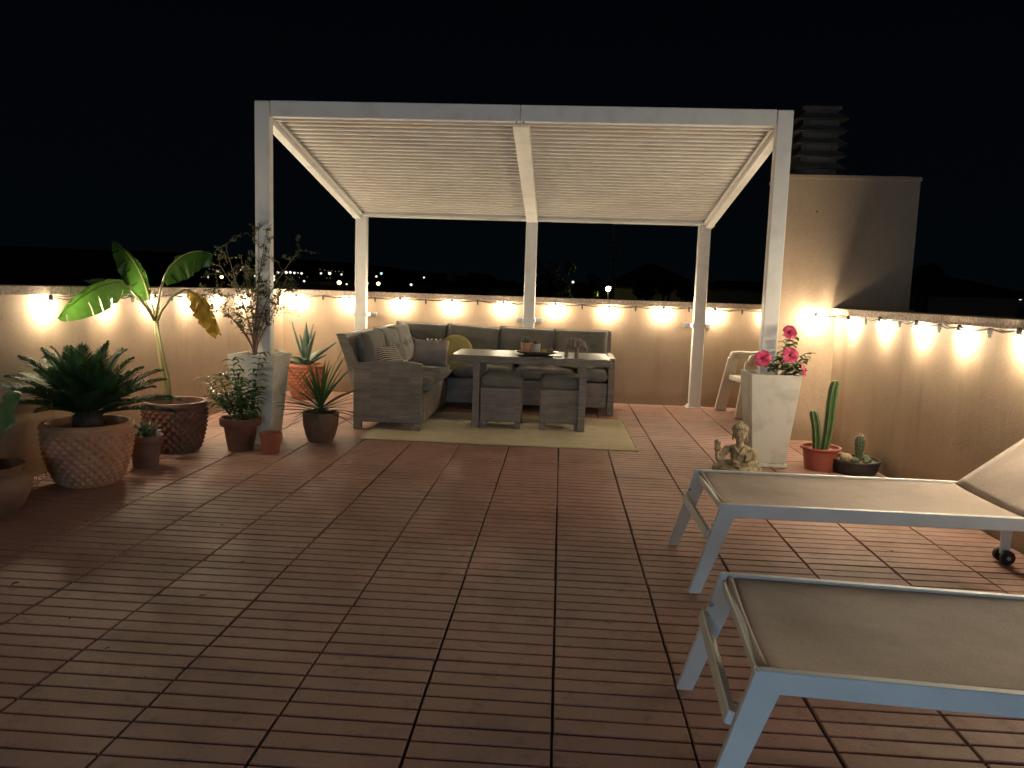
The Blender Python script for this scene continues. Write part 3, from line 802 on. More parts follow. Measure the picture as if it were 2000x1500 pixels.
def spines_on(prof, ribs, L, count, rn, start=0):
    mb = MB()
    for a in range(ribs):
        an = 2 * math.pi * a / ribs
        for t in range(count):
            f = (t + .5) / count * (len(prof) - 1); i = int(f); q = f - i
            r = prof[i][0] * (1 - q) + prof[min(i + 1, len(prof) - 1)][0] * q; z = prof[i][1] * (1 - q) + prof[min(i + 1, len(prof) - 1)][1] * q
            c = V((r * math.cos(an), r * math.sin(an), z))
            for s_ in range(4):
                d = V((math.cos(an) + rn.uniform(-.7, .7), math.sin(an) + rn.uniform(-.7, .7), rn.uniform(-.3, .9))).normalized()
                e = c + d * L; w_ = V((-d.y, d.x, 0)).normalized() * L * .06 if abs(d.z) < .98 else V((1, 0, 0)) * L * .06
                mb.add([c - w_, c + w_, e], [(0, 1, 2)])
    return mb
spines_on([(.034, .085), (.043, .105), (.044, .120), (.036, .140), (.020, .150), (.005, .152)], 12, .014, 6, random.Random(1)).build('spines', M['spine'], pc, recalc=False)
pc = empty('succulent_pot', (-.225, 7.31, TZ + .013), 'dark leaved succulent in a small cream pot behind the terracotta pot', 'potted plant')
MB().lathe([(.001, 0), (.040, 0), (.046, .09), (.042, .09), (.040, .078), (.001, .076)], 24).build('pot', M['whitepot'], pc, smooth=False)
mb = MB(); rn = random.Random(2)
for k in range(22):
    a = rn.uniform(0, 6.3); el = rn.uniform(.3, 1.4); mb.blade((0, 0, .078), (math.cos(a) * math.cos(el), math.sin(a) * math.cos(el), math.sin(el)), rn.uniform(.035, .055), .016, .3, 4)
mb.build('leaves', M['cycas'], pc, recalc=False)
for (x, y, m, lab, h) in ((-.145, 7.22, 'yellow', 'tiny ochre candle cup on the tray next to the cream pot', .045), (-.085, 7.23, 'woodgrey', 'tiny brown carved cup on the right end of the tray', .05)):
    tag(MB().lathe([(.001, 0), (.022, 0), (.028, h * .5), (.026, h), (.022, h), (.023, h * .5), (.001, h * .4)], 20, (x, y, TZ + .013)).build('candle_cup', M[m], smooth=False), lab, 'cup')
# elephant ornament, profile to the right, head lowered
mb = MB()
mb.ell((0, 0, .125), (.072, .040, .055)); mb.ell((-.03, 0, .118), (.05, .040, .052)); mb.ell((.055, 0, .135), (.035, .033, .042))
mb.ell((.088, 0, .122), (.030, .026, .034))
for x in (-.052, .040):
    for s_ in (-1, 1): mb.tube([(x, s_ * .021, .10), (x + .002, s_ * .021, .05), (x, s_ * .021, 0)], [.023, .018, .020], 10)
mb.tube([(.105, 0, .115), (.122, 0, .085), (.130, 0, .06), (.142, 0, .048), (.152, 0, .060), (.150, 0, .08)], [.016, .013, .011, .009, .008, .007], 8)
for s_ in (-1, 1):
    mb.ell((.066, s_ * .036, .125), (.024, .007, .034)); mb.tube([(.105, s_ * .014, .10), (.125, s_ * .016, .088), (.136, s_ * .016, .094)], [.005, .004, .002], 6)
mb.tube([(-.078, 0, .14), (-.092, 0, .11), (-.094, 0, .08)], [.006, .004, .006], 6)
for x in (-.045, -.015, .015): mb.tube([(x, -.036, .165), (x, -.044, .13), (x, -.038, .09)], .004, 6)
ob = remeshed(mb, 'elephant_ornament', M['woodgrey'], .0035, None, 1); ob.location = (.115, 7.12, TZ); ob.scale = (1.03, 1.03, 1.03)
tag(ob, 'grey carved elephant ornament with curled trunk on the glass table', 'ornament')

# ------------------------------------------------------------ white square planters
def planter(x, y, label):
    r = empty('planter', (x, y, 0), label, 'planter', 'tall square planters round the front pergola posts')
    MB().bb(-.138, .138, -.138, .138, .002, .030, .004).build('plinth', M['planter'], r)
    mb = MB(); a, b, t = .124, .184, .020
    z0, z1 = .031, .705
    L = [(a, z0), (b, z1), (b - t, z1), (b - t - .006, z1 - .05), (a - .0, z0 + .02)]
    vs = []
    for (h, z) in L: vs += [(-h, -h, z), (h, -h, z), (h, h, z), (-h, h, z)]
    fs = [(3, 2, 1, 0)] + [(k * 4 + i, k * 4 + (i + 1) % 4, k * 4 + 4 + (i + 1) % 4, k * 4 + 4 + i) for k in range(4) for i in range(4)] + [(16, 17, 18, 19)]
    mb.add(vs, fs); ob = mb.build('body', M['planter'], r); bevel(ob, .004)
    # soil as a ring of pieces round the post
    mb = MB(); h = .162
    pxc = .0 ; post_h = .066
    mb.bb(-h, h, -h, -post_h - .03, .62, .655); mb.bb(-h, h, post_h + .08, h, .62, .655); mb.bb(-h, -post_h - .03, -post_h - .03, post_h + .08, .62, .654); mb.bb(post_h + .03, h, -post_h - .03, post_h + .08, .62, .654)
    mb.build('soil', M['soil'], r)
    return r
# the posts stand in the planters: hollow bodies, posts pass through the soil
plL = planter(-2.352, 5.945, 'tall white mottled square planter with a thin leafy shrub round the left pergola post')
plR = planter(1.602, 5.955, 'tall white mottled square planter with pink hibiscus round the right pergola post')

# ------------------------------------------------------------ plants
def pot_lathe(r, prof, m, name='pot', n=40, fn=None, smooth=True):
    mb = MB(); mb.lathe(prof, n, fn=fn); ob = mb.build(name, m, r); 
    return smooth_angle(ob, 45) if smooth else ob
def scale_pot(r, R0, H, RB, m, ribs=30, rows=15, bulge=1.0, amp=.030):
    """bowl pot covered in raised diamond scales"""
    n = ribs * 8; prof = []; K = rows * 6
    for i in range(K + 1):
        t = i / K; rr = RB + (R0 - RB) * (math.sin(t * math.pi / 2 * .98) ** .62); prof.append((rr, H * .90 * t))
    def fn(i, a, r_, z):
        if i > K: return 0
        t = i / K
        if t > .965 or t < .02: return 0
        u = a * ribs / (2 * math.pi) + t * rows * .5; v = a * ribs / (2 * math.pi) - t * rows * .5
        f = (1 - abs((u % 1) * 2 - 1)) * (1 - abs((v % 1) * 2 - 1))
        return amp * (f - .30)
    prof += [(R0 + .006, H * .905), (R0 + .010, H * .93), (R0 + .006, H * .97), (R0 - .004, H), (R0 - .026, H), (R0 - .030, H * .95), (R0 - .05, H * .80), (.001, H * .79)]
    mb = MB(); mb.lathe(prof, n, fn=fn); ob = mb.build('pot', m, r); smooth_angle(ob, 28)
    pot_lathe(r, [(R0 - .055, H * .79), (R0 - .06, H * .83), (.05, H * .85), (.001, H * .86)], M['soil'], 'soil', 24)
# --- cycad
cyc = empty('cycad', (-2.860, 4.50, 0), 'dark green sago cycad in a terracotta pot covered in raised diamonds', 'potted plant')
scale_pot(cyc, .252, .385, .150, M['terracotta'], 26, 12, amp=.024)
mb = MB(); rn = random.Random(4); mb.lathe([(.075, .30), (.085, .36), (.08, .42), (.05, .45), (.001, .455)], 16)
for k in range(70):
    a = rn.uniform(0, 6.28); z = rn.uniform(.32, .44); mb.blade((.06 * math.cos(a), .06 * math.sin(a), z), (math.cos(a), math.sin(a), 1.2), .07, .018, 0, 3)
mb.build('trunk', M['darkbark'], cyc, recalc=False)
def frond(seed, L=.50):
    rn = random.Random(seed); mb = MB(); p = V((0, 0, 0)); el = 0.05; n = 40; pts = []; d = V((1, 0, 0))
    ang = rn.uniform(.05, .22)
    for i in range(n + 1):
        pts.append(p.copy()); t = i / n; a = ang - t * rn.uniform(.30, .45)
        d = V((math.cos(a), 0, math.sin(a))); p = p + d * L / n
    mb.tube(pts[::4], [.005 * (1 - i / 11) + .0012 for i in range(len(pts[::4]))], 5)
    for i in range(5, n + 1):
        t = i / n; ll = .130 * math.sin(math.pi * min(1, .18 + .80 * t)) ** .7 * (1.0 if t < .93 else .6)
        tg = (pts[min(i + 1, n)] - pts[i - 1]).normalized()
        for s_ in (-1, 1):
            for q in (0, .5):
                pp_ = pts[i] - tg * (L / n) * q
                dr = (V((0, s_, 0)) * (1.0 - .45 * t) + tg * (.36 + .6 * t) + V((0, 0, .26)) + V((rn.uniform(-.1, .1), 0, rn.uniform(-.12, .12)))).normalized()
                e1 = pp_ + dr * ll * .55; e2 = pp_ + dr * ll + V((0, 0, -.012 - .01 * rn.random()))
                w_ = tg * .0052
                mb.add([pp_ - w_ * .5, pp_ + w_ * .5, e1 + w_, e1 - w_, e2], [(0, 1, 2, 3), (3, 2, 4)])
    return mb.mesh('frond', M['cycas'])
fms = [frond(s) for s in range(5)]
rn = random.Random(21); GA = 2.39996
for k in range(52):
    t = k / 51; el = R(7 + 76 * t ** 1.0) + rn.uniform(-.08, .08); az = k * GA + rn.uniform(-.2, .2)
    s_ = (1.0 - .22 * t) * rn.uniform(.88, 1.08)
    ob = child('frond', fms[k % 5], cyc, (.035 * math.cos(az), .035 * math.sin(az), .425 + .03 * t), None, (s_, s_, s_))
    ob.rotation_euler = Euler((rn.uniform(-.35, .35) * (1 - t * .5), -el, az), 'XYZ')

# --- banana plant
ban = empty('banana_plant', (-2.82, 5.50, 0), 'young banana plant with torn leaves and one yellow leaf in a dark terracotta pot', 'potted plant')
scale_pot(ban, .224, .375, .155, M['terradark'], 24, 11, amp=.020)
W2 = Matrix.Translation((2.82, -5.50, 0))
def Lp(x, y, Y): return W2 @ U(x, y, Y)
mb = MB(); mb.tube([Lp(328, 790, 5.5), Lp(325, 760, 5.5), Lp(318, 710, 5.5), Lp(308, 655, 5.5), Lp(304, 625, 5.5)], [.030, .028, .023, .019, .020], 10)
mb.tube([Lp(334, 790, 5.49), Lp(329, 740, 5.49), Lp(316, 680, 5.49), Lp(306, 630, 5.49)], [.014, .012, .010, .008], 8)
mb.build('trunk', M['stalk'], ban, smooth=True)
def bez(a, b, c, d, n):
    return [a * (1 - t) ** 3 + b * 3 * t * (1 - t) ** 2 + c * 3 * t * t * (1 - t) + d * t ** 3 for t in [i / n for i in range(n + 1)]]
def banana_leaf(stem, rib, widths, hang, m, seed, tear=.0, wave=.012, prof=None):
    """stem: petiole points; rib: 4 bezier points; widths: half widths (one, other); hang: direction pair of the two blade halves"""
    rn = random.Random(seed)
    mb = MB(); mb.tube(stem, [.013 - .006 * i / (len(stem) - 1) for i in range(len(stem))], 7)
    P_ = bez(*rib, 90)
    mb.tube(P_[::9], [.007 * (1 - i / 11) + .001 for i in range(len(P_[::9]))], 6)
    lf = mb.build('petiole', M['stalk'], ban, smooth=True)
    mb = MB(); n = 90
    for sgn, (hw, hd) in enumerate(zip(widths, hang)):
        hd = V(hd).normalized(); rows = []
        rag = 0; nexttear = rn.randint(6, 18); cut = set()
        for i in range(n + 1):
            if i == nexttear and tear > 0:
                cut.add(i); nexttear += rn.randint(9, 28)
        for seg_start in [0]:
            prev = None
            for i in range(n + 1):
                t = i / n; wt = (prof(t) if prof else (math.sin(math.pi * min(1, t * .97 + .03)) ** .55)) * hw
                tg = (P_[min(i + 1, n)] - P_[max(i - 1, 0)]).normalized()
                h2 = (hd - tg * hd.dot(tg)).normalized(); nn = tg.cross(h2)
                row = []
                shr = 1 - tear * rn.random() * (.6 if i in cut else .22)
                for q in range(6):
                    u = q / 5; wv = wave * math.sin(t * 31 + u * 4 + seed) * u + .02 * math.sin(t * 7 + seed) * u
                    off = h2 * wt * u * shr + nn * wv + V((0, 0, -1)) * (u * u * wt * .28) + tg * (u * .02)
                    row.append(P_[i] + off)
                rows.append((row, i in cut))
        b0 = len(mb.v)
        for row, c_ in rows: mb.v += [tuple(x) for x in row]
        for i in range(n):
            tornm = rows[i][1] or rows[i + 1][1]
            for q in range(5):
                if tornm and tear > 0 and q >= 2 and rows[i][1]: continue
                a = b0 + i * 6 + q; mb.f.append((a, a + 1, a + 7, a + 6))
    mb.build('blade', m, lf, smooth=True, recalc=False)
cx0 = Lp(304, 628, 5.5)
# big leaf hanging to the left
banana_leaf([cx0, Lp(290, 605, 5.42), Lp(272, 582, 5.34), Lp(252, 562, 5.25)],
            (Lp(256, 564, 5.27), Lp(222, 536, 5.12), Lp(170, 565, 4.85), Lp(117, 617, 4.62)), (.040, .125), ((-.45, -.45, .75), (.25, .05, -.95)), M['banana'], 3, .12, .006)
# upright leaf
banana_leaf([cx0, Lp(298, 600, 5.55), Lp(292, 585, 5.58)],
            (Lp(292, 587, 5.58), Lp(283, 545, 5.62), Lp(266, 505, 5.66), Lp(224, 470, 5.70)), (.135, .035), ((-.9, -.1, -.45), (.7, .5, .1)), M['banana'], 8, .05, .006, prof=lambda t: math.sin(math.pi * min(1, t * .9 + .1)) ** .7)
# arching leaf to the right with ragged lower edge
banana_leaf([cx0, Lp(309, 590, 5.48), Lp(314, 565, 5.46), Lp(320, 545, 5.44)],
            (Lp(318, 549, 5.44), Lp(335, 500, 5.40), Lp(380, 478, 5.36), Lp(415, 497, 5.32)), (.135, .03), ((.1, -.15, -1), (-.2, .9, .25)), M['banana'], 12, .18, .008, prof=lambda t: (.35 + .65 * math.sin(math.pi * (t * .85 + .1))))
# yellow dying leaf
banana_leaf([cx0 + V((0, 0, -.02)), Lp(316, 605, 5.46), Lp(335, 580, 5.44), Lp(358, 567, 5.42), Lp(366, 566, 5.42)],
            (Lp(364, 566, 5.42), Lp(388, 570, 5.40), Lp(402, 600, 5.38), Lp(427, 652, 5.36)), (.095, .040), ((-.72, -.1, -.45), (.7, .3, .3)), M['dying'], 17, .45, .020, prof=lambda t: .35 + .65 * math.sin(math.pi * t))
# pale leaf tip behind the big leaf
banana_leaf([cx0, Lp(285, 590, 5.60), Lp(262, 572, 5.64)], (Lp(262, 572, 5.64), Lp(230, 556, 5.66), Lp(200, 548, 5.66), Lp(170, 547, 5.66)), (.02, .035), ((0, .6, .5), (0, -.3, -1)), M['bananadark'], 19, .0, .003)

# --- shrub in the left planter
shr = empty('leafy_shrub', (-2.352, 5.945, .65), 'sparse pink stemmed shrub with tiny olive leaves in the left planter', 'shrub')
def Ls(x, y, Y): return U(x, y, Y) - V((-2.352, 5.945, .65))
rn = random.Random(31)
twigs = MB(); lvs = MB()
def wiggle(a, b, n=7, amp=.018):
    pts = []
    for i in range(n + 1):
        t = i / n; k = math.sin(math.pi * t)
        pts.append(a.lerp(b, t) + V((rn.uniform(-amp, amp), rn.uniform(-amp, amp), rn.uniform(-amp, amp))) * (k > 0) * k)
    return pts
def leaf_small(c, d, L):
    w_ = d.cross(V((rn.uniform(-1, 1), rn.uniform(-1, 1), rn.uniform(-1, 1)))).normalized() * L * .17
    lvs.add([c, c + d * L * .45 + w_, c + d * L, c + d * L * .45 - w_], [(0, 1, 2, 3)])
def dress(pts, dens, L):
    for i in range(1, len(pts)):
        for _ in range(dens):
            t = rn.random(); c = pts[i - 1].lerp(pts[i], t); d = V((rn.uniform(-1, 1), rn.uniform(-1, 1), rn.uniform(-.7, .8))).normalized(); leaf_small(c, d, rn.uniform(.6, 1.2) * L)
root = Ls(497, 693, 5.86)
stems = [((498, 640), (500, 560), (512, 500), (520, 455), 5.88), ((493, 640), (470, 580), (452, 530), (440, 480), 5.82), ((488, 655), (455, 625), (420, 590), (402, 565), 5.78), ((497, 640), (495, 600), (490, 560), (470, 500), 5.95),
         ((500, 630), (515, 575), (540, 530), (585, 488), 5.86), ((500, 650), (520, 620), (545, 600), (560, 545), 5.85), ((494, 640), (480, 590), (465, 540), (430, 520), 5.90), ((499, 640), (508, 590), (517, 520), (505, 450), 5.84),
         ((495, 660), (450, 605), (430, 600), (405, 600), 5.84), ((500, 655), (530, 640), (535, 600), (548, 570), 5.88)]
for (p1, p2, p3, p4, Y) in stems:
    a = root + V((rn.uniform(-.01, .01), rn.uniform(-.01, .01), 0)); yy = Y
    pts = bez(a, Ls(*p1, Y), Ls(*p2, Y + rn.uniform(-.05, .05)), Ls(*p4, Y + rn.uniform(-.08, .08)), 12)
    twigs.tube(pts, [.0068 * (1 - i / 13) + .0012 for i in range(13)], 5)
    for k in range(4, 13):
        for _ in range(2 if k > 6 else 1):
            d = V((rn.uniform(-1, 1), rn.uniform(-.7, .7), rn.uniform(-.2, .9))).normalized(); L = rn.uniform(.05, .17)
            tw = wiggle(pts[k], pts[k] + d * L, 4, .010); twigs.tube(tw, [.0016, .0014, .0012, .001, .0008], 3, False); dress(tw, 4, .025)
            for q in (2, 3):
                if rn.random() < .6:
                    d2 = (d + V((rn.uniform(-1, 1), rn.uniform(-1, 1), rn.uniform(-.6, .6)))).normalized(); t2 = wiggle(tw[q], tw[q] + d2 * L * .6, 3, .006)
                    twigs.tube(t2, .0009, 3, False); dress(t2, 4, .023)
twigs.build('branches', M['bark'], shr, recalc=False); lvs.build('foliage', M['olive'], shr, recalc=False)

# --- leafy plant in the brown pot
lp = empty('leafy_plant', (-2.375, 5.62, 0), 'bushy green plant with curved glossy leaves in a dark brown rimmed pot', 'potted plant')
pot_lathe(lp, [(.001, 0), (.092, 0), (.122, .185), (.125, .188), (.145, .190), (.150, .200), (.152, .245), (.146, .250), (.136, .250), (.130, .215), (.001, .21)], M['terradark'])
pot_lathe(lp, [(.131, .212), (.10, .222), (.001, .226)], M['soil'], 'soil', 20)
rn = random.Random(8)
def Ll(x, y, Y): return U(x, y, Y) - V((-2.375, 5.62, 0))
for (bx, tx, ty, Y) in ((470, 455, 705, 5.60), (485, 508, 692, 5.58), (465, 430, 735, 5.55), (475, 470, 745, 5.52), (460, 405, 740, 5.62), (490, 500, 760, 5.50), (470, 440, 770, 5.48), (480, 482, 770, 5.46), (462, 415, 775, 5.5), (474, 462, 725, 5.66)):
    a = Ll(bx, 832, 5.6); b = Ll(tx, ty, Y); mb = MB()
    pts = bez(a, a.lerp(b, .3) + V((0, 0, .05)), a.lerp(b, .7), b, 12); mb.tube(pts, [.0045 * (1 - i / 14) + .001 for i in range(13)], 5)
    stem = mb.build('stem', M['herb'], lp, smooth=True); mb = MB()
    for i in range(3, 13):
        for q in range(3 if i < 12 else 5):
            an = i * 2.4 + q * 2.1 + rn.uniform(-.3, .3); d = V((math.cos(an), math.sin(an) * .8, rn.uniform(.25, .8)))
            mb.blade(pts[i], d, rn.uniform(.075, .115), rn.uniform(.024, .036), 1.6, 6, .3)
    mb.build('leaves', M['herb'], stem, recalc=False)
# --- empty orange pot
tag(smooth_angle(MB().lathe([(.001, 0), (.060, 0), (.078, .125), (.082, .128), (.084, .150), (.079, .152), (.075, .150), (.070, .12), (.056, .02), (.001, .018)], 36, (-2.125, 5.57, 0)).build('flower_pot', M['orangeplastic']), 40), 'small empty orange plastic flower pot in front of the white left planter', 'flower pot')
# --- yucca
yu = empty('yucca', (-1.905, 6.08, 0), 'spiky green yucca in a plain rounded terracotta pot beside the sofa', 'potted plant')
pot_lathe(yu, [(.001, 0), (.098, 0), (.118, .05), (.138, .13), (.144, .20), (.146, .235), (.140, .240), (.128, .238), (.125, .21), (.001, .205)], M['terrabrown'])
pot_lathe(yu, [(.126, .206), (.08, .216), (.001, .22)], M['soil'], 'soil', 20)
MB().tube([(0, 0, .2), (.005, 0, .27)], [.026, .02], 8).build('stem', M['darkbark'], yu)
rn = random.Random(14)
def ypr(t): return min(1, .55 + t * 2.2) * (1 - t ** 2.2) ** .8
yms = []
for k in range(8):
    mb = MB(); mb.blade((0, 0, 0), (1, 0, 0), (.46 + .05 * (k % 3)), .030, (.10, .25, .45, .1, .7, .3, .2, .5)[k], 9, .45, ypr); yms.append(mb.mesh('leaf', M['yucca'], True))
for k in range(56):
    t = k / 55; el = R(-6 + 82 * t) + rn.uniform(-.12, .12); az = k * GA
    ob = child('leaf', yms[rn.randrange(8)], yu, (0, 0, .235 + .05 * t), None, (rn.uniform(.75, 1.05),) * 3); ob.rotation_euler = Euler((0, -el, az), 'XYZ')
mb = MB(); mb.blade((0, 0, .25), (-.62, -.55, -.05), .36, .022, 1.1, 9, .4, ypr); mb.build('leaf', M['yucca'], yu, smooth=True, recalc=False)
# --- agave
ag = empty('agave', (-2.80, 8.40, 0), 'blue green agave with long pointed leaves in a red diamond patterned pot near the corner', 'potted plant')
scale_pot(ag, .195, .385, .14, mat('red terracotta', (.40, .14, .08), (.30, .11, .065), 9, .7, .3, 90, .002), 20, 10, amp=.022)
def apr(t): return (.62 + 1.1 * t * (1 - t) * 1.5) * (1 - t ** 3) if t < 1 else 0
def agl(d, L, W, droop, curl=None):
    mb = MB(); mb.blade((0, 0, .35), d, L, W, droop, 12, .42, apr, curl=curl); ob = mb.build('leaf', M['agave'], ag, smooth=True, recalc=False); s = ob.modifiers.new('t', 'SOLIDIFY'); s.thickness = .012; s.offset = 0
agl((.02, -.05, 1), .50, .085, 0); agl((.14, .1, 1), .48, .09, 0); agl((-.20, .05, 1), .36, .075, .1); agl((.28, -.1, 1), .42, .085, .1)
agl((-.45, -.1, 1), .52, .075, .05, V((.15, 0, .4))); agl((.75, -.1, .62), .46, .080, .02); agl((.62, -.35, .35), .36, .08, .0); agl((-.80, -.05, .55), .42, .075, .4)
agl((-.9, -.3, .35), .34, .07, .5); agl((.25, -.9, .7), .30, .08, .8); agl((-.3, -.8, .8), .28, .08, .8); agl((.3, .8, .8), .34, .08, .6)
# --- little pot between cycad and banana
sp = empty('small_plant', (-2.765, 4.98, 0), 'small pale leaved succulent in a plain brown pot between the cycad and banana pots', 'potted plant')
pot_lathe(sp, [(.001, 0), (.080, 0), (.096, .165), (.100, .168), (.112, .172), (.114, .215), (.108, .218), (.100, .216), (.096, .19), (.001, .185)], M['terrabrown'])
mb = MB(); rn = random.Random(6)
for k in range(170):
    a = rn.uniform(0, 6.28); r_ = .075 * rn.random() ** .5; el = rn.uniform(.3, 1.5)
    mb.blade((r_ * math.cos(a), r_ * math.sin(a), .185 + rn.uniform(0, .09)), (math.cos(a) * math.cos(el), math.sin(a) * math.cos(el), math.sin(el)), rn.uniform(.03, .055), rn.uniform(.014, .022), .6, 4)
mb.build('leaves', M['succ'], sp, recalc=False)
# --- corner pot with one wavy leaf, partly outside the picture
cp = empty('wavy_leaf_plant', (-2.965, 3.78, 0), 'plant with one wavy pale leaf in a dark round pot at the left edge', 'potted plant')
pot_lathe(cp, [(.001, 0), (.13, 0), (.165, .04), (.205, .13), (.208, .18), (.185, .225), (.165, .235), (.168, .25), (.182, .262), (.178, .268), (.160, .266), (.152, .245), (.150, .20), (.001, .195)], M['terrabrown'])
pot_lathe(cp, [(.152, .197), (.001, .21)], M['soil'], 'soil', 20)
mb = MB(); mb.tube([(.01, 0, .2), (.012, 0, .26), (-.005, 0, .34), (-.03, 0, .42)], [.045, .042, .036, .028], 10); mb.build('stem', M['wavy'], cp, smooth=True)
mb = MB()
a = V((-.03, -.01, .38)); P_ = bez(a, a + V((.06, 0, .10)), V((.14, -.03, .47)), V((.235, -.05, .665)), 26)
for i, p in enumerate(P_):
    t = i / 26; wd = .085 * math.sin(math.pi * min(1, .12 + .86 * t)) ** .6; tg = (P_[min(i + 1, 26)] - P_[max(i - 1, 0)]).normalized(); sd = tg.cross(V((0, -.8, .3))).normalized(); nn = sd.cross(tg)
    for q in range(7):
        u = q / 3 - 1; mb.v.append(tuple(p + sd * u * wd + nn * (.020 * math.sin(t * 22 + (1 if u > 0 else 0)) * u * u + .02 * u * u)))
mb.f = [(i * 7 + q, i * 7 + q + 1, i * 7 + q + 8, i * 7 + q + 7) for i in range(26) for q in range(6)]
ob = mb.build('leaf', M['wavy'], cp, smooth=True, recalc=False); s = ob.modifiers.new('t', 'SOLIDIFY'); s.thickness = .006
# --- hibiscus
hb = empty('hibiscus', (1.602, 5.955, .65), 'hibiscus with four pink flowers in the right planter', 'flowering plant')
def Lh(x, y, Y): return U(x, y, Y) - V((1.602, 5.955, .65))
rn = random.Random(77); base_h = Lh(1517, 733, 5.85)
def flower(c, face, size, m=None):
    face = V(face).normalized(); x = face.orthogonal().normalized(); y = face.cross(x)
    f = MB(); f.tube([c - face * .02, c + face * .002], [.004, .009], 6); fo = f.build('flower', M['herb'], hb)
    for k in range(5):
        a = 2 * math.pi * k / 5 + rn.uniform(-.1, .1); d = (x * math.cos(a) + y * math.sin(a)); sd = face.cross(d).normalized()
        mb = MB(); n = 6
        for i in range(n + 1):
            t = i / n; wd = size * (.22 + .62 * math.sin(math.pi * min(.80, t * .82))) * (1 if t < .98 else .75); p = c + d * size * t * .78 + face * (size * .36 * math.sin(t * 2.0) - size * .20 * t * t)
            for q in range(5):
                u = q / 2 - 1; mb.v.append(tuple(p + sd * u * wd / 2 + face * (.10 * size * u * u * t + .05 * size * math.sin(u * 6 + t * 9 + k) * t) + V((.001 * k, 0, 0))))
        mb.f = [(i * 5 + q, i * 5 + q + 1, i * 5 + q + 6, i * 5 + q + 5) for i in range(n) for q in range(4)]
        mb.build('petal', M['pink'], fo, smooth=True, recalc=False)
    t = MB(); t.ell(c + face * .008, (.010, .010, .010), 8, 6); t.build('throat', M['pinkdark'], fo)
    t = MB(); t.tube([c + face * .01, c + face * size * .75], [.0025, .0035], 6); t.build('stamen', M['pink'], fo)
fl = [((1541, 650, 5.80), (.1, -1, .5), .070), ((1489, 700, 5.76), (-.15, -1, .05), .078), ((1542, 694, 5.76), (.05, -1, .15), .076), ((1566, 724, 5.79), (.8, -.5, .2), .060)]
for (px, f_, s_) in fl: flower(Lh(*px), f_, s_)
for (tx, ty, Y) in ((1541, 655, 5.81), (1491, 703, 5.80), (1541, 700, 5.80), (1562, 726, 5.81), (1580, 692, 5.86), (1570, 706, 5.84), (1518, 700, 5.86), (1552, 660, 5.86)):
    b = Lh(tx, ty, Y); a = base_h + V((rn.uniform(-.02, .04), rn.uniform(-.02, .02), -.03)); pts = bez(a, a.lerp(b, .35) + V((0, 0, .02)), a.lerp(b, .7) + V((0, 0, -.01)), b, 10)
    mb = MB(); mb.tube(pts, [.0040 * (1 - i / 12) + .001 for i in range(11)], 5); stem = mb.build('stem', M['bark'], hb, smooth=True); mb = MB()
    for i in range(4, 11):
        for q in range(3):
            an = i * 2.4 + q * 2.2 + rn.uniform(-.4, .4); d = V((math.cos(an), math.sin(an) * .8, rn.uniform(-.1, .7))); mb.blade(pts[i], d, rn.uniform(.045, .068), rn.uniform(.034, .050), 1.1, 5, .25)
    mb.build('leaves', M['herb'], stem, recalc=False)
# --- columnar cactus
cc_ = empty('columnar_cactus', (1.985, 5.86, 0), 'two ribbed columnar cacti, one tall and one short, in a red brown plastic pot', 'potted cactus')
pot_lathe(cc_, [(.001, 0), (.105, 0), (.128, .150), (.146, .156), (.150, .166), (.146, .174), (.132, .172), (.126, .15), (.001, .12)], M['redplastic'])
pot_lathe(cc_, [(.122, .122), (.001, .13)], M['soil'], 'soil', 20)
def column(x, y, H, r0, lean, ribs=6, name='column'):
    mb = MB(); n = 72; K = 22; vs = []
    prof = [(r0 * (.78 + .22 * min(1, t * 2.5)) * (1 if t < .93 else math.sqrt(max(0.0001, 1 - ((t - .93) / .07) ** 2))), H * t) for t in [i / K for i in range(K)] + [1]]
    prof[-1] = (.002, H)
    prof = prof[:-1] + [(r0 * .75, H * .975), (r0 * .45, H * .992), (.002, H)]
    prof = [p for p in prof if p[1] <= H]
    prof.sort(key=lambda q: q[1])
    off = len(mb.v); mb.lathe(prof, n, fn=lambda i, a, r_, z: -.34 * r_ * (1 - abs(math.cos(a * ribs / 2)) ** .9))
    mb.v = [(v[0] + lean[0] * (v[2] / H) ** 1.5 + .01 * math.sin(v[2] * 9), v[1] + lean[1] * v[2] / H, v[2]) for v in mb.v]
    mb.v = [(v[0] + x, v[1] + y, v[2] + .11) for v in mb.v]
    c = mb.build(name, M['cactus'], cc_, smooth=True)
    e = MB()
    for k in range(ribs):
        a = 2 * math.pi * k / ribs; pts = []
        for (r_, z) in prof[::2] + [prof[-1]]:
            q = V(((r_ + .0008) * math.cos(a), (r_ + .0008) * math.sin(a), z)); q.x += lean[0] * (z / H) ** 1.5 + .01 * math.sin(z * 9) + x; q.y += lean[1] * z / H + y; q.z += .11; pts.append(q)
        e.tube(pts, .0026, 5)
    e.build('rib_edge', M['cactusrib'], c, smooth=True)
column(.025, .0, .565, .036, (.055, 0)); column(-.030, .01, .33, .032, (-.045, 0))
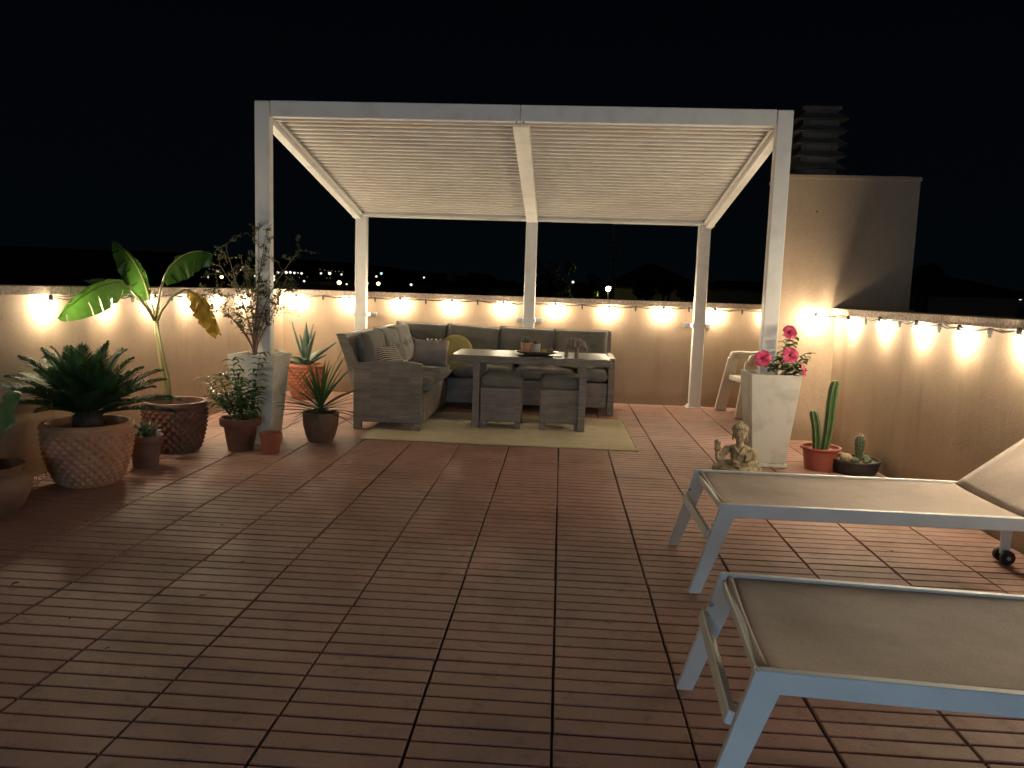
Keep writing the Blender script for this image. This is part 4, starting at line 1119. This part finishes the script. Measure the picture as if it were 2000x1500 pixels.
# --- bowl of small cacti
bw = empty('cactus_bowl', (2.222, 5.80, 0), 'wide dark bowl of small cacti and grit, one finger shaped, by the right wall', 'potted cactus')
pot_lathe(bw, [(.001, 0), (.145, 0), (.165, .04), (.172, .085), (.178, .094), (.176, .102), (.166, .102), (.160, .085), (.001, .075)], M['blackbowl'])
pot_lathe(bw, [(.161, .082), (.08, .088), (.001, .09)], M['gravel'], 'grit', 24)
pr = [(.014, .07), (.022, .11), (.032, .17), (.038, .215), (.037, .245), (.026, .268), (.010, .278), (.001, .279)]
mb = ribbed(pr, 11, .28); ob = mb.build('finger_cactus', M['cactusgrey'], bw, smooth=True); ob.location = (.025, 0, 0)
sp_ = spines_on(pr, 11, .022, 10, random.Random(3)).build('spines', M['spine'], ob, recalc=False)
tf_ = MB(); rn = random.Random(4)
for k in range(60): a = rn.uniform(0, 6.28); d = V((math.cos(a) * .6, math.sin(a) * .6, 1)).normalized(); tf_.add([(.001, 0, .272), (-.001, 0, .272), tuple(V((0, 0, .272)) + d * .03)], [(0, 1, 2)])
tf_.build('tuft', M['spine'], ob, recalc=False)
for (x, y, r_) in ((-.075, -.02, .045), (-.02, -.06, .028), (.075, -.045, .028), (.085, .02, .034), (.05, -.075, .02)):
    ob = ribbed([(.6 * r_, 0), (r_, r_ * .5), (r_ * .95, r_ * .9), (r_ * .6, r_ * 1.3), (.001, r_ * 1.42)], 14, .15).build('small_cactus', M['cactusgrey'] if r_ < .04 else M['spine'], bw, smooth=True, at=(x, y, .082))
    spines_on([(r_, r_ * .5), (r_ * .95, r_ * .9), (r_ * .6, r_ * 1.3)], 12, .009, 4, rn).build('spines', M['spine'], ob, recalc=False)

# ------------------------------------------------------------ seated stone figure
mb = MB()
for s_ in (-1, 1):
    mb.tube([(s_ * .02, .02, .050), (s_ * .09, .0, .046), (s_ * .150, -.035, .034)], [.040, .038, .030], 12)
    mb.tube([(s_ * .150, -.035, .030), (s_ * .085, -.085, .027), (s_ * .005, -.095, .027)], [.029, .027, .022], 12)
mb.ell((0, -.02, .020), (.165, .095, .022), 20, 10)
mb.ell((0, .03, .045), (.092, .058, .045))
mb.tube([(0, .02, .045), (0, .015, .09), (0, .015, .135), (0, .02, .165)], [.058, .054, .060, .050], 16)
mb.ell((0, .02, .165), (.082, .040, .032)); mb.tube([(0, .015, .17), (0, .006, .225)], [.028, .024], 12)
hd = Matrix.Rotation(R(6), 3, 'Z') @ Matrix.Rotation(R(7), 3, 'X'); hc = V((0, .0, .268))
def H(x, y, z): return hc + hd @ V((x * 1.12, y * 1.12, z * 1.15))
mb.ell(H(0, 0, 0), (.041, .046, .056), rot=hd); mb.ell(H(0, .010, .020), (.051, .050, .048), rot=hd); mb.ell(H(0, .012, .062), (.018, .018, .015))
mb.ell(H(0, -.042, -.004), (.0060, .009, .015), rot=hd); mb.ell(H(0, -.037, -.023), (.012, .007, .0040), rot=hd); mb.ell(H(0, -.030, -.037), (.012, .010, .009), rot=hd)
for s_ in (-1, 1):
    mb.ell(H(s_ * .017, -.036, .002), (.011, .007, .0045), rot=hd); mb.ell(H(s_ * .018, -.029, -.016), (.013, .010, .013), rot=hd); mb.tube([H(s_ * .006, -.042, .012), H(s_ * .016, -.041, .017), H(s_ * .029, -.033, .012)], .0030, 6)
    mb.ell(H(s_ * .041, .004, -.016), (.006, .010, .032), rot=hd)
rn = random.Random(9)
for i in range(8):
    th = .10 + i * .20
    for k in range(int(4 + 15 * math.sin(th))):
        a = k / int(4 + 15 * math.sin(th)) * 6.283 + i * .5; d = V((math.sin(th) * math.cos(a), math.sin(th) * math.sin(a), math.cos(th)))
        p = V((0, .010, .020)) + V((d.x * .046, d.y * .046, d.z * .043))
        if p.y < -.024 and p.z < .034: continue
        mb.ell(H(*p), (.0066, .0066, .0066), 7, 5)
# arm raised beside the chest, open palm
mb.tube([(-.072, .02, .165), (-.108, .0, .120), (-.128, -.03, .090)], [.027, .024, .021], 12)
mb.tube([(-.128, -.03, .088), (-.138, -.058, .115), (-.138, -.066, .145)], [.020, .015, .011], 10)
mb.ell((-.138, -.068, .165), (.020, .008, .024))
for k, (dx, L) in enumerate(((-.0155, .036), (-.0052, .044), (.0052, .042), (.0155, .032))): mb.tube([(-.138 + dx, -.068, .180), (-.138 + dx * 1.12, -.066, .195), (-.138 + dx * 1.12, -.062, .185 + L)], [.0052, .0048, .0038], 7)
mb.tube([(-.122, -.074, .155), (-.113, -.080, .170), (-.111, -.080, .184)], [.006, .0055, .0042], 7)
# arm in the lap with a small bowl
mb.tube([(.072, .02, .165), (.105, .005, .122), (.112, -.015, .082)], [.027, .029, .028], 12)
mb.tube([(.112, -.015, .082), (.072, -.062, .072), (.03, -.080, .070)], [.028, .019, .013], 10)
mb.ell((.008, -.088, .066), (.030, .022, .011)); mb.lathe([(.006, .072), (.022, .080), (.028, .096), (.024, .100), (.012, .094), (.001, .092)], 16, (-.002, -.088, 0))
for k in range(4): mb.tube([(.02 - k * .002, -.100 + k * .005, .066), (-.012, -.104 + k * .006, .067), (-.026, -.096 + k * .006, .071)], [.005, .0048, .004], 6)
for s_, x0, z0, x1, z1 in ((1, .040, .192, -.004, .120), (-1, -.034, .192, .012, .132)):
    mb.tube([(x0, -.020, z0), ((x0 + x1) / 2, -.044, (z0 + z1) / 2), (x1, -.048, z1)], [.006, .0055, .004], 7)
for k in range(6): mb.tube([(.048 + k * .009, -.038 + k * .006, .170 - k * .004), (.056 + k * .010, -.040 + k * .007, .13), (.053 + k * .008, -.043 + k * .005, .092)], [.0028, .0046, .003], 5)
for k in range(3): mb.tube([(-.030 - k * .012, -.044 + k * .004, .105 - k * .003), (0, -.052, .094 - k * .011), (.04, -.046, .100 - k * .010)], .0036, 5)
for s_ in (-1, 1):
    for k in range(5): mb.tube([(s_ * .02, -.120 + k * .004, .034 + k * .007), (s_ * .09, -.106 + k * .010, .044 + k * .006), (s_ * .162, -.055 + k * .012, .040 + k * .004)], .0036, 5)
for k in range(5): mb.tube([(-.012 + k * .006, -.112, .048), (-.018 + k * .009, -.128, .028), (-.020 + k * .010, -.134, .004)], .0048, 5)
ob = remeshed(mb, 'buddha_statue', M['stone'], .0028, None, 1)
ob.location = (1.318, 5.58, 0); ob.rotation_euler = (0, 0, R(-20)); ob.scale = (1.05, 1.02, 1.08)
tag(ob, 'seated tan stone Buddha with one hand raised in front of the right planter', 'statue')

# ------------------------------------------------------------ white plastic chair
ch = empty('garden_chair', (2.17, 8.50, 0), 'white plastic garden chair half hidden behind the right pergola post', 'chair', rz=R(100))
# local: front is +y (turned to face left)
mb = MB(); mb.bb(-.235, .235, -.21, .25, .355, .42, .01); bevel(mb.build('seat', M['plastic'], ch), .01)
for s_ in (-1, 1):
    MB().bar((s_ * .235, .205, .60), (s_ * .285, .31, 0), .125, .036, V((0, 1, 0)), .006).build('leg', M['plastic'], ch)
    MB().bar((s_ * .235, -.17, .60), (s_ * .265, -.30, 0), .11, .036, V((0, 1, 0)), .006).build('leg', M['plastic'], ch)
    mb = MB(); mb.tube([(s_ * .245, .205, .56), (s_ * .25, .225, .60), (s_ * .25, .21, .635), (s_ * .25, .15, .645), (s_ * .25, 0, .64), (s_ * .24, -.14, .66), (s_ * .225, -.21, .72)], [.026, .036, .038, .036, .034, .032, .028], 10)
    mb.build('armrest', M['plastic'], ch, smooth=True)
bk = MB(); pts = [(-.225, -.19, .42), (-.232, -.23, .62), (-.215, -.27, .78), (-.17, -.285, .845), (0, -.30, .865), (.17, -.285, .845), (.215, -.27, .78), (.232, -.23, .62), (.225, -.19, .42)]
bk.tube(pts, .036, 8); b = bk.build('backrest', M['plastic'], ch, smooth=True)
for x in (-.13, -.065, 0, .065, .13): MB().bar((x, -.19, .42), (x, -.292, .84), .050, .012, V((1, 0, 0)), .002).build('back_slat', M['plastic'], b)
MB().bar((-.2, -.262, .735), (.2, -.262, .735), .085, .014, V((0, 0, 1)), .003).build('back_slat', M['plastic'], b)

# ------------------------------------------------------------ sun loungers
def lounger():
    r = empty('sun_lounger')
    Wd, Z, L = .655, .400, 1.95; rw, rh = .024, .056; hinge = 1.255
    hw = Wd / 2
    for s_ in (-1, 1):
        yc = s_ * (hw - rw / 2)
        MB().bb(.0, L, yc - rw / 2, yc + rw / 2, Z - rh, Z, .0025).build('side_rail', M['alu'], r)
        # splayed flat legs at the foot end, mitred with the rail
        mb = MB(); mb.prism([(-.004, Z - .001), (-.004 + .058, Z - rh - .001), (-.068, .006), (-.118, .006)], yc - rw / 2 + .0005, yc + rw / 2 - .0005, 'y')
        lg = bevel(mb.build('leg', M['alu'], r), .0025)
        MB().tube([(-.028, yc - s_ * .0125, .300), (-.028, yc - s_ * .020, .300)], .008, 10).build('screw', M['steel'], lg)
        # rear leg, bracket and wheel
        mb = MB(); mb.prism([(1.50, Z - rh - .001), (1.555, Z - rh - .001), (1.545, .045), (1.505, .045)], yc - rw / 2 + .001, yc + rw / 2 - .001, 'y')
        lg = bevel(mb.build('leg', M['alu'], r), .0025)
        MB().bar((1.54, yc - s_ * .03, .24), (1.70, yc - s_ * .03, Z - .06), .032, .010, V((0, 0, 1)), .002).build('brace', M['alu'], lg)
        wy = yc + s_ * .004
        MB().tube([(1.525, yc - .045, .036), (1.525, yc + .045, .036)], .006, 8).build('axle', M['steel'], lg)
        wl = MB().lathe([(.001, -.014), (.030, -.014), (.035, -.009), (.035, .009), (.030, .014), (.001, .014)], 24)
        for sd in ((-1, 1)):
            w_ = wl.build('wheel', M['rubber'], r, smooth=False, at=(1.525, yc + sd * .030, .036)); w_.rotation_euler = (R(90), 0, 0)
            hb_ = MB().lathe([(.001, -.0165), (.010, -.0165), (.010, .0165), (.001, .0165)], 12).build('hub', M['steel'], w_)
    MB().bb(.004, .028, -hw + rw + .001, hw - rw - .001, Z - .046, Z - .016, .003).build('end_bar', M['alu'], r)
    MB().bb(L - .026, L - .002, -hw + rw + .001, hw - rw - .001, Z - .05, Z - .02, .003).build('end_bar', M['alu'], r)
    MB().bar((-.050, -hw + rw, .262), (-.050, hw - rw, .262), .036, .022, V((.3, 0, 1)), .003).build('crossbar', M['alu'], r)
    MB().bar((hinge, -hw + rw, Z - .035), (hinge, hw - rw, Z - .035), .024, .020, V((0, 0, 1)), .003).build('crossbar', M['alu'], r)
    # sling
    mb = MB(); nx, ny = 40, 16; y0, y1 = -hw + rw * .6, hw - rw * .6
    for i in range(nx + 1):
        for j in range(ny + 1):
            u, v = i / nx, j / ny; x = -.0 + .016 + u * (hinge - .016); y = y0 + (y1 - y0) * v
            sg = math.sin(math.pi * v) ** .8; z = Z - .006 - .018 * sg * (1 - .55 * math.exp(-u * 26) * 1) - .004 * sg * math.sin(u * 9 + v * 4)
            z += -.006 * math.sin(math.pi * v) * math.exp(-((u - .1) ** 2) / .004)
            if i == 0: z -= .012; 
            mb.v.append((x, y, z))
    mb.f = [(i * (ny + 1) + j, (i + 1) * (ny + 1) + j, (i + 1) * (ny + 1) + j + 1, i * (ny + 1) + j + 1) for i in range(nx) for j in range(ny)]
    sl = mb.build('seat_sling', M['sling'], r, smooth=True, recalc=False); s = sl.modifiers.new('t', 'SOLIDIFY'); s.thickness = .004
    MB().tube([(.024, y0 + .01 + (y1 - y0 - .02) * k / 12, Z - .013 - .012 * math.sin(math.pi * k / 12)) for k in range(13)], .010, 8).build('sling_hem', M['sling'], sl, smooth=True)
    # raised backrest
    an = R(38); BL = .74; br = empty('backrest'); br.parent = r; br.location = (hinge + .005, 0, Z - .012); br.rotation_euler = (0, -an, 0)
    mb = MB(); bw = hw - rw - .006
    for i in range(21):
        for j in range(ny + 1):
            u, v = i / 20, j / ny; y = -bw + 2 * bw * v; mb.v.append((u * BL, y, .014 - .018 * math.sin(math.pi * v) ** .8 - .005 * math.sin(u * 7 + v * 5) * math.sin(math.pi * v)))
    mb.f = [(i * (ny + 1) + j, (i + 1) * (ny + 1) + j, (i + 1) * (ny + 1) + j + 1, i * (ny + 1) + j + 1) for i in range(20) for j in range(ny)]
    ob = mb.build('back_sling', M['sling'], br, smooth=True, recalc=False); s = ob.modifiers.new('t', 'SOLIDIFY'); s.thickness = .004
    mb = MB()
    for s_ in (-1, 1): mb.bb(0, BL, s_ * bw - .009 , s_ * bw + .009, -.012, .008, .003)
    mb.bb(BL - .02, BL, -bw + .01, bw - .01, -.012, .008, .003); mb.build('back_frame', M['alu'], br)
    MB().bar((hinge + .34, -.20, Z - .03), (hinge + .42, -.20, Z + .24), .020, .012, V((1, 0, 0)), .002).build('prop', M['alu'], r)
    return r
L2 = lounger(); L2.location = (.705, 3.535, 0); L2.rotation_euler = (0, 0, R(.0))
tag(L2, 'taupe sun lounger with its raised back in view, in front of the cactus pots', 'sun lounger', 'white and taupe sun loungers')
L1 = copy_tree(L2); L1.location = (.512, 2.068, 0); L1.rotation_euler = (0, 0, R(-4.2))
tag(L1, 'nearest sun lounger, its side rail lit blue, cut by the bottom right corner', 'sun lounger', 'white and taupe sun loungers')

# ------------------------------------------------------------ small things
ws = empty('wall_socket', tuple(U(541, 679, YF - .004)), 'small pale outdoor socket with brown plugs on the far wall behind the left planter', 'wall socket')
MB().bb(-.045, .045, -.05, 0, -.05, .015, .005).build('box', M['plastic'], ws)
MB().bb(-.04, -.008, -.07, -.02, .016, .055, .003).build('plug', M['terradark'], ws); MB().bb(.008, .04, -.07, -.02, .016, .055, .003).build('plug', M['terradark'], ws)
rn = random.Random(12)
spots = [UZ(*p) for p in ((38, 1141), (90, 1060), (135, 1212), (226, 1066), (205, 1270), (280, 1323), (315, 1105), (435, 1028), (388, 1166), (470, 1100), (240, 1085), (1745, 1080), (1855, 1110), (150, 990), (90, 1000), (320, 920), (165, 1020), (630, 895), (575, 890), (300, 930))]
lm = []
for k in range(3):
    mb = MB(); mb.blade((0, 0, .002), (1, 0, .25), .028 + .01 * k, .013, .8, 5, .5); lm.append(mb.mesh('dry_leaf', M['darkbark']))
for k, p in enumerate(spots):
    ob = bpy.data.objects.new('dry_leaf', lm[k % 3]); C.objects.link(ob); ob.location = p + V((0, 0, .003)); ob.rotation_euler = (rn.uniform(-.3, .3), 0, rn.uniform(0, 6.3)); s_ = rn.uniform(.4, .75) if k else 1.3; ob.scale = (s_, s_, s_)
    tag(ob, 'tiny curled dark dry leaf lying on the terrace tiles', 'dry leaf', 'dry leaves scattered on the tiles')
# dry stalks by the left wall
mb = MB()
for k in range(16):
    p = V((XL + .06 + rn.uniform(0, .10), 4.45 + rn.uniform(-.28, .30), .01)); mb.tube([p, p + V((rn.uniform(-.05, .08), rn.uniform(-.08, .08), rn.uniform(0, .05))), p + V((rn.uniform(-.05, .16), rn.uniform(-.15, .15), rn.uniform(.0, .09)))], .0022, 4)
tag(mb.build('dry_twigs', M['bark'], recalc=False), 'scatter of dry twigs by the left wall behind the cycad pot', 'twigs')

# ------------------------------------------------------------ beyond the parapet
def house(x0, x1, Y, ytop, peak, label, m='farwall', depth=8, wins=3, ridge='x', chim=None, name='house', hip=1.5):
    """x0, x1 edges and ytop eaves, peak ridge height as seen in the photograph at depth Y"""
    a = U(x0, ytop, Y); b = U(x1, ytop, Y); zt = (a.z + b.z) / 2; zp = U((x0 + x1) / 2, peak, Y + depth / 2).z
    r = empty(name, (a.x, Y, GZ), label, 'house')
    Wd = b.x - a.x; Hh = zt - GZ
    MB().bb(0, Wd, 0, depth, -.5, Hh).build('wall', M[m], r)
    e = .45; hz = zp - GZ; mb = MB(); hp = min(hip, Wd / 2 - .3)
    vs = [(-e, -e, Hh + .01), (Wd + e, -e, Hh + .01), (Wd + e, depth + e, Hh + .01), (-e, depth + e, Hh + .01), (hp, depth / 2, hz), (Wd - hp, depth / 2, hz)]
    mb.add(vs, [(0, 1, 5, 4), (1, 2, 5), (2, 3, 4, 5), (3, 0, 4), (3, 2, 1, 0)])
    mb.add([(v[0], v[1], v[2] - .12) for v in vs[:4]] + [(v[0], v[1], v[2] - .002) for v in vs[:4]], [(0, 1, 5, 4), (1, 2, 6, 5), (2, 3, 7, 6), (3, 0, 4, 7), (3, 2, 1, 0)])
    rf = mb.build('roof', M['farroof'], r)
    if chim is not None: MB().bb(Wd * chim - .4, Wd * chim + .4, depth * .4, depth * .4 + .6, Hh + .5, hz + .7).build('chimney', M['farwall'], rf)
    for k in range(wins):
        xx = Wd * (k + .5) / wins; f = MB(); f.bb(xx - .55, xx + .55, -.05, .03, Hh - 1.9, Hh - .7).build('window', M['fargrey'], r)
        fr_ = [o_ for o_ in C.objects if o_.parent == r and o_.name.startswith('window')][-1]
        MB().bb(xx - .47, xx + .47, -.07, -.052, Hh - 1.82, Hh - .78).build('pane', M['pane'], fr_)
    return r
house(1200, 1372, 46, 562, 516, 'long pale house with dark hipped roof seen between the middle and right back posts', wins=4, depth=10, hip=5)
house(1390, 1560, 44, 566, 550, 'low grey house seen between the right back post and right front post', 'fargrey', wins=4, depth=8, hip=1)
house(852, 900, 60, 561, 549, 'small pale house with flat chimney left of the middle back post', wins=1, chim=.3, depth=9, hip=.6)
house(955, 1012, 58, 561, 548, 'small house with tiled roof just left of the middle back post', wins=2, depth=9, hip=.6)
house(925, 958, 75, 545, 535, 'dark narrow house standing higher behind the small houses', 'fardark', wins=1, depth=6, hip=.5)
house(1772, 1990, 26, 574, 530, 'low house with a long dark hipped roof beyond the right wall', wins=4, depth=9, hip=1.2, chim=.06)
house(1108, 1150, 55, 558, 552, 'small house with flat pale eaves under a white lamp', wins=2, depth=6, hip=.6)
bl = empty('apartment_block', tuple(V((U(-120, 500, 34).x, 34, GZ))), 'big dark flat roofed block rising beyond the left wall', 'building')
hh = U(100, 494, 34).z - GZ; wd_ = U(208, 500, 34).x - U(-120, 500, 34).x
MB().bb(0, wd_, 0, 10, -.5, hh).build('wall', M['fardark'], bl); MB().bb(-.1, wd_ + .1, -.1, 10.1, hh + .01, hh + .2).build('roof', M['farroof'], bl)
for k in range(4): MB().bb(1 + k * 1.9, 2 + k * 1.9, -.06, -.01, hh - 2.4, hh - 1.1).build('window', M['pane'], bl)
nb = MB().bb(-9.5, -4.4, 11.0, 15.0, GZ, 1.10).build('wall', M['fardark'])
nb.name = 'neighbour_roof'; tag(nb, 'dark flat roof of the neighbouring building just beyond the left wall', 'building')

def tree(px, py, Y, rad, label):
    c = U(px, py, Y); r = empty('tree', (c.x, Y, GZ), label, 'tree', 'dark trees beyond the parapet')
    rn = random.Random(px); hz = c.z - GZ
    mb = MB(); mb.tube([(0, 0, -.3), (.1, 0, hz * .5), (0, .1, hz)], [.22, .16, .05], 7)
    for k in range(5): a = rn.uniform(0, 6.28); mb.tube([(.05, 0, hz * .55), (rad * .7 * math.cos(a), rad * .7 * math.sin(a), hz + rn.uniform(-.2, .3) * rad)], [.08, .02], 5)
    mb.build('trunk', M['darkbark'], r)
    mb = MB()
    for cl in range(12):
        cc2 = V((rn.uniform(-.7, .7) * rad, rn.uniform(-.7, .7) * rad, hz + rn.uniform(-.6, .7) * rad)); cr_ = rad * rn.uniform(.25, .5)
        for k in range(110):
            d = V((rn.gauss(0, 1), rn.gauss(0, 1), rn.gauss(0, 1))).normalized() * cr_ * rn.uniform(.5, 1.05); p = cc2 + d
            u_ = V((rn.uniform(-1, 1), rn.uniform(-1, 1), rn.uniform(-1, 1))).normalized() * .11; v_ = u_.orthogonal().normalized() * .05
            mb.add([p - u_, p + v_, p + u_, p - v_], [(0, 1, 2, 3)])
    mb.build('crown', M['fartree'], r, recalc=False)
for (px, py, Y, rad, lab) in ((1082, 545, 40, 1.15, 'dark tree just right of the middle back post'), (1262, 568, 38, .55, 'small bushy tree in front of the long pale house, left one'), (1340, 570, 38, .5, 'small bushy tree in front of the long pale house, next to the right back post'),
                              (1812, 542, 22, .45, 'dark tree top against the rendered block beyond the right wall'), (1295, 566, 39, .5, 'small bushy tree in the middle of the long pale house front'), (760, 556, 90, 1.6, 'low dark tree beside the lamps seen right of the left back post'),
                              (930, 560, 50, .9, 'dark tree between the small far houses'), (1150, 562, 48, .8, 'dark tree beside the yellow lit window')):
    tree(px, py, Y, rad, lab)

# mast with aerial
mt = empty('aerial_mast', (U(1197, 560, 30).x, 30, GZ), 'tall grey aerial mast with cross arms seen under the pergola roof', 'mast')
q = lambda x, y: U(x, y, 30) - V((U(1197, 560, 30).x, 30, GZ))
MB().tube([(0, 0, 0), q(1196, 560), q(1199, 430)], [.075, .062, .05], 8).build('pole', M['mast'], mt)
mb = MB(); mb.tube([q(1181, 491), q(1233, 492)], .018, 5); mb.tube([q(1180, 496), q(1233, 498)], .018, 5); mb.build('cross_arm', M['mast'], mt)
mb = MB(); mb.tube([q(1201, 477), q(1206, 490), q(1201, 508)], .022, 5); mb.build('brace', M['mast'], mt)
for yy in (474, 509): MB().tube([q(1197.5, yy - 1.2), q(1197.5, yy + 1.2)], .085, 8).build('clamp', M['black'], mt)

# street lamps and town lights
def lamp_mat(c, s): return emis('lamp glow', c, s)
WL = lamp_mat((1, .93, .80), 1.4); WW = lamp_mat((1, .72, .34), 6); WC = lamp_mat((.55, .9, 1.0), 2); WG = lamp_mat((.95, .95, .35), 60); WD = lamp_mat((1, .85, .6), .22)
def town_light(px, py, rp, m, label, group=None, Y=None):
    d = AF + AR * ((px - 1000) / FPX) + AU * ((750 - py) / FPX); d = d / d.y; t = None
    if Y is None:
        Y = 110.0
        while Y < 1300:
            p = V((0, 0, CAMH)) + d * Y
            if p.z <= GZ + hill_h(p.x, p.y) + 6: break
            Y += 5
        Y = min(Y, 900)
    p = V((0, 0, CAMH)) + d * Y; g_ = GZ + hill_h(p.x, p.y)
    r = empty('street_lamp', (p.x, p.y, g_), label, 'street lamp', group)
    h = max(p.z - g_, 1.5); rad = rp * Y / FPX
    MB().tube([(0, 0, -.3), (0, 0, h - rad * .9)], [.09, .05], 6).build('pole', M['mast'], r)
    MB().ell((0, 0, h), (rad, rad, rad * .9), 10, 7).build('lamp_head', m, r, smooth=True)
G_ = 'white town lights on the far hillside'
LB = 'tiny white light on the dark hillside beyond the left half of the far wall'
for (x, y, rp) in ((405, 541, 2.6), (425, 530, 2.2), (498, 539, 2.0), (534, 540, 3.2), (534, 546, 3.4), (543, 532, 2.6), (551, 533, 1.6), (559, 532, 3.0), (567, 532, 2.6), (575, 533, 2.4), (589, 534, 2.4), (594, 549, 2.2), (627, 534, 2.2), (667, 536, 2.0), (717, 553, 3.0), (735, 540, 2.2), (803, 556, 2.6), (828, 542, 1.8), (470, 528, 1.4), (582, 533, 1.2), (294, 513, 2.0), (224, 533, 2.4), (221, 526, 1.0)):
    town_light(x, y, rp, WL, LB, G_)
for (x, y) in ((409, 525), (416, 526), (423, 527), (429, 527), (436, 527), (625, 526), (634, 528), (641, 529), (648, 529), (655, 530), (662, 530), (669, 531), (571, 541), (585, 542), (638, 543), (645, 543), (600, 541), (480, 533), (446, 534), (212, 530), (452, 529)):
    town_light(x, y, .95, WD, 'faint warm dot of light in the rows of the far hillside town', 'faint town lights in rows')
town_light(387, 539, 3.6, WW, 'big amber street lamp under the arching banana leaf', None); town_light(433, 541, 3.4, WW, 'amber street lamp seen through the leafy shrub left of the front post')
town_light(662.5, 552, 4.4, WW, 'big amber street lamp just left of the left back post'); town_light(739, 554, 3.8, WW, 'amber street lamp just right of the left back post')
town_light(644, 534, 2.6, WW, 'small amber light in the middle of the hillside rows'); town_light(677, 555, 1.4, WW, 'faint amber light close beside the left back post')
town_light(745, 534, 2.6, WC, 'bluish light high to the right of the left back post')
town_light(1119, 551, 2.6, WL, 'white lamp above the small flat eaved house', None, 50); town_light(1199, 567, 2.4, WL, 'white lamp next to the yellow green street lamp', None, 60)
town_light(1188, 564, 5.0, WG, 'yellow green street lamp on a short pole below the aerial mast', None, 40); town_light(1208, 548, 1.1, WC, 'faint blue light right of the aerial mast', None, 120)
town_light(1993, 583, 3.2, WL, 'white lamp at the right edge beyond the right wall', None, 60)
lw = empty('garden_shed', tuple(V((U(1160, 575, 50).x, 50, GZ))), 'small dark shed with a glowing yellow green window', 'shed')
zz = U(1167, 574, 50).z - GZ; MB().bb(-.5, 1.1, .05, 2.5, 0, zz + .35).build('wall', M['fardark'], lw)
MB().bb(.0, .26, -.0, .04, zz - .17, zz + .17).build('window', emis('yellow green window', (.75, .9, .08), 1.0), lw)
bpy.context.view_layer.update()
